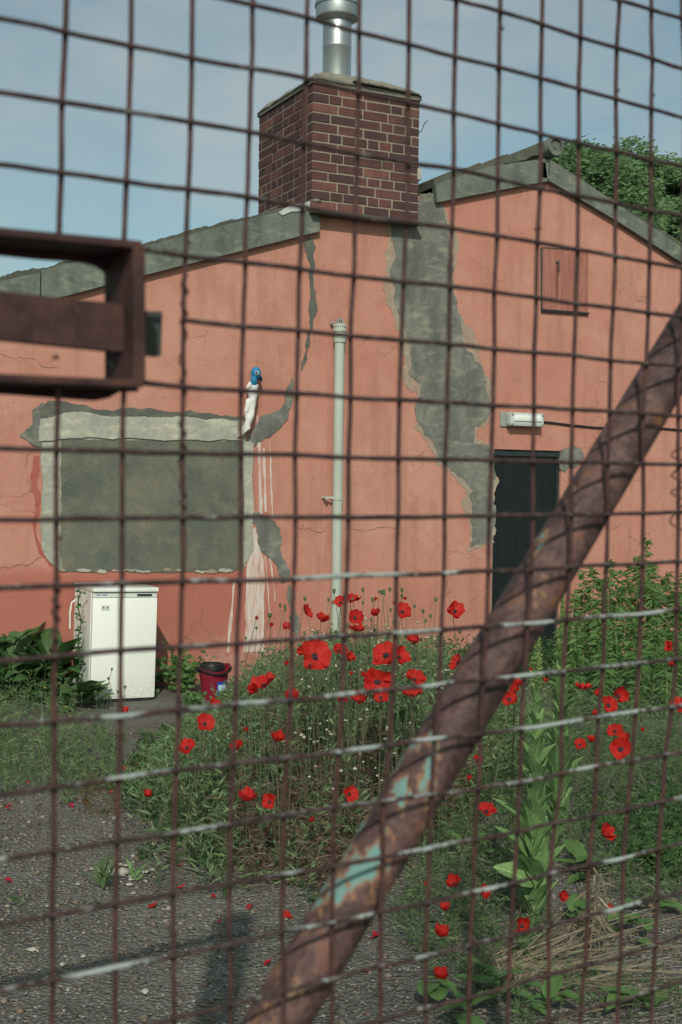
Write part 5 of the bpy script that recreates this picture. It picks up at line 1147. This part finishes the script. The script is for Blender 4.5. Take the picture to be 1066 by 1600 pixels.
# two small weeds on the slab and a few rosettes
def weed(px, py, h, n, label, m='mullein', wd=.016, spread=.5):
    b = on_ground(px, py, .02); v = Veg(); P = np.tile(np.array(b), (n, 1))+rng.normal(0, .008, (n, 3))*[1, 1, 0]; P[:, 2] += rng.uniform(0, h*.5, n)
    v.blades(P, dirs(n, spread), rng.uniform(.5*h, h, n), rng.uniform(wd*.6, wd, n), bends(n, .5), 4, True); tag(v.build('weed', M[m]), label, 'weed', 'small weeds on the concrete')
weed(163, 1392, .14, 24, 'upright little weed left of the chalky flake on the slab', 'grass'); weed(210, 1380, .09, 9, 'tiny pale weed right of the chalky flake on the slab', 'mullein'); weed(28, 1418, .06, 12, 'flat green seedling at the far left of the slab', 'grass', .012, 1.2)
weed(105, 1258, .10, 20, 'low grey green weed at the slab joint', 'grass', .01, .8)
DK = [leaf_mesh(.16, .075, .6, .2, .1, s, 'leaf', M['willow']) for s in range(3)]
for i, (x, y, n, s, lb) in enumerate([(770, 1560, 9, 1.0, 'broad bright leaves at the bottom below the straw'), (700, 1590, 8, 1.0, 'broad leaves at the very bottom below the lowest poppy'), (905, 1440, 7, .9, 'broad leaves under the withered plant'), (985, 1470, 8, .9, 'trailing leaves on bare ground right of the withered plant'), (1040, 1430, 6, .8, 'small trailing leaves at the right edge'), (860, 1590, 6, .9, 'bright leaves at the bottom right of centre'), (1010, 1590, 7, 1.0, 'broad leaves in the bottom right corner'), (640, 1075, 5, 1.5, 'large bright leaf rosette right of the poppy bunch'), (930, 1370, 12, 1.1, 'dark leafy patch in the shade at right'), (1040, 1360, 14, 1.2, 'dark leafy patch at the right edge below the weeds'), (745, 1345, 6, .9, 'low leaves left of the pale spire foot')]):
    random.seed(40+i); b = on_ground(x, y, .02) if y > 1100 else at_depth(x, y-20, 6.0)*1.0
    if y <= 1100: b.z = 0
    root = empty('leafy_weed', b, lb, 'weed')
    for q in range(n): a = random.uniform(0, 6.28); add_leaf(root, random.choice(DK), Vector((random.uniform(-.07, .07)*s, random.uniform(-.06, .06), (.02+random.random()*.05) if y > 1100 else random.uniform(.5, .68))), a, R(random.uniform(5, 50)), s*random.uniform(.5, 1))
# willowherb stand on the right
WL = []
def willow(px, topy, Z, label, seed):
    global rng
    t = at_depth(px, topy, Z); b = Vector((t.x+random.uniform(-.04, .04), t.y, 0)); root = empty('willowherb', b, label, 'plant', 'tall leafy willowherbs by the wall')
    H = t.z; MB().tube([b, b.lerp(t, .5)+Vector((.01, 0, 0)), t], [.006, .005, .002], 6).build('stem', M['mullein_stem'], root)
    v = Veg(); n = int(210*H); hh = rng.uniform(.10, 1, n)**.8; P = np.array(b)[None]+(np.array(t-b)[None])*hh[:, None]; d = outd(n, .15+.0*hh); d[:, 2] += (hh-.8)*1.5*(hh > .8)
    Ln = rng.uniform(.075, .125, n)*np.where(hh > .85, .6, 1); v.blades(P, unit(d), Ln, rng.uniform(.013, .021, n), np.column_stack([np.zeros((n, 2)), -rng.uniform(.2, .7, n)]), 4, True)
    o = v.build('leaves', M['willow'], root); o['kind'] = 'stuff'
wh = [(884, 955, 9.9), (897, 925, 10.2), (912, 893, 10.4), (927, 885, 10.1), (940, 905, 9.8), (953, 878, 10.3), (966, 893, 9.9), (981, 885, 10.1), (996, 870, 10.5), (1010, 842, 10.2), (1019, 880, 9.9), (1033, 900, 10.1), (1046, 895, 10.4), (1058, 908, 9.9), (1072, 890, 10.2), (1090, 900, 10.1), (905, 960, 9.5), (935, 965, 9.4), (962, 955, 9.5), (990, 960, 9.3), (1025, 965, 9.4), (1052, 970, 9.4), (948, 1000, 9.0), (1000, 1000, 9.0), (1040, 1010, 9.0), (900, 1000, 9.1), (1085, 960, 9.4), (1110, 930, 9.8)]
for i, (x, y, Z) in enumerate(wh):
    random.seed(60+i)
    row = sorted([q for q in wh if (q[1] < 940) == (y < 940)]); nth = ['first', 'second', 'third', 'fourth', 'fifth', 'sixth', 'seventh', 'eighth', 'ninth', 'tenth', 'eleventh', 'twelfth', 'thirteenth', 'fourteenth', 'fifteenth', 'sixteenth', 'seventeenth'][row.index((x, y, Z))]
    lb = 'tallest willowherb, rising highest against the wall at right' if y == 842 else (nth+' tall willowherb from the left in the back row by the salmon wall' if y < 940 else nth+' shorter willowherb from the left in the front of the stand')
    willow(x, y, Z, lb, i)
# crumpled wrapper
g = on_ground(772, 1532, .05); V, Q = blobs(np.array([[g.x, g.y, g.z], [g.x+.03, g.y, g.z+.02], [g.x-.025, g.y+.01, g.z]]), np.array([.035, .03, .03]), .6)
tag(mknp('wrapper', V, Q, M['foil']), 'small crumpled shiny wrapper lying among the weeds near the bottom', 'litter')

# ------------------------------------------------------------------ tree behind the right slope
def tree(px, py, Z, H, cr_, label, seed, n=26000):
    t = at_depth(px, py, Z); b = Vector((t.x, t.y, 0)); root = empty('tree', b, label, 'tree', 'trees behind the building')
    random.seed(seed); mb = MB(); mb.tube([b, b+Vector((.1, 0, H*.3)), b+Vector((-.1, .1, H*.75))], [.22, .17, .06], 10); cl = []
    for i in range(80):
        a = random.uniform(0, 6.28); el = random.uniform(-.5, 1.45); r = cr_*random.uniform(.55, 1.0); c = Vector((r*math.cos(a)*math.cos(el), r*math.sin(a)*math.cos(el), H-cr_+r*math.sin(el)*.95)); cl.append((c, random.uniform(.22, .48)))
        if i % 3 == 0: mb.tube([b+Vector((0, 0, H*.35)), b+Vector((c.x*.5, c.y*.5, (c.z+H*.4)/2)), b+c], [.09, .05, .02], 6)
    mb.build('trunk', M['bark'], root); v = Veg(); k = n//len(cl)
    for c, s in cl:
        P = rng.normal(0, 1, (k, 3)); P = unit(P)*(rng.uniform(.15, 1, (k, 1))**.5)*s*np.array([1, 1, .8])+np.array(b+c); P += np.array([.3, .1, .2])*s*rng.normal(0, .35, (k, 1))
        v.blades(P, outd(k, .1), rng.uniform(.06, .12, k), rng.uniform(.025, .045, k), bends(k, .4), 2, True)
    v.build('crown', M['tree_leaf'], root)
tree(915, 237, 21, at_depth(915, 232, 21).z, 1.15, 'smaller round green tree behind the ridge of the roof', 5, 34000)
tree(1010, 250, 24, at_depth(1005, 238, 24).z, 2.0, 'large green tree filling the gap behind the right roof slope', 8, 66000)
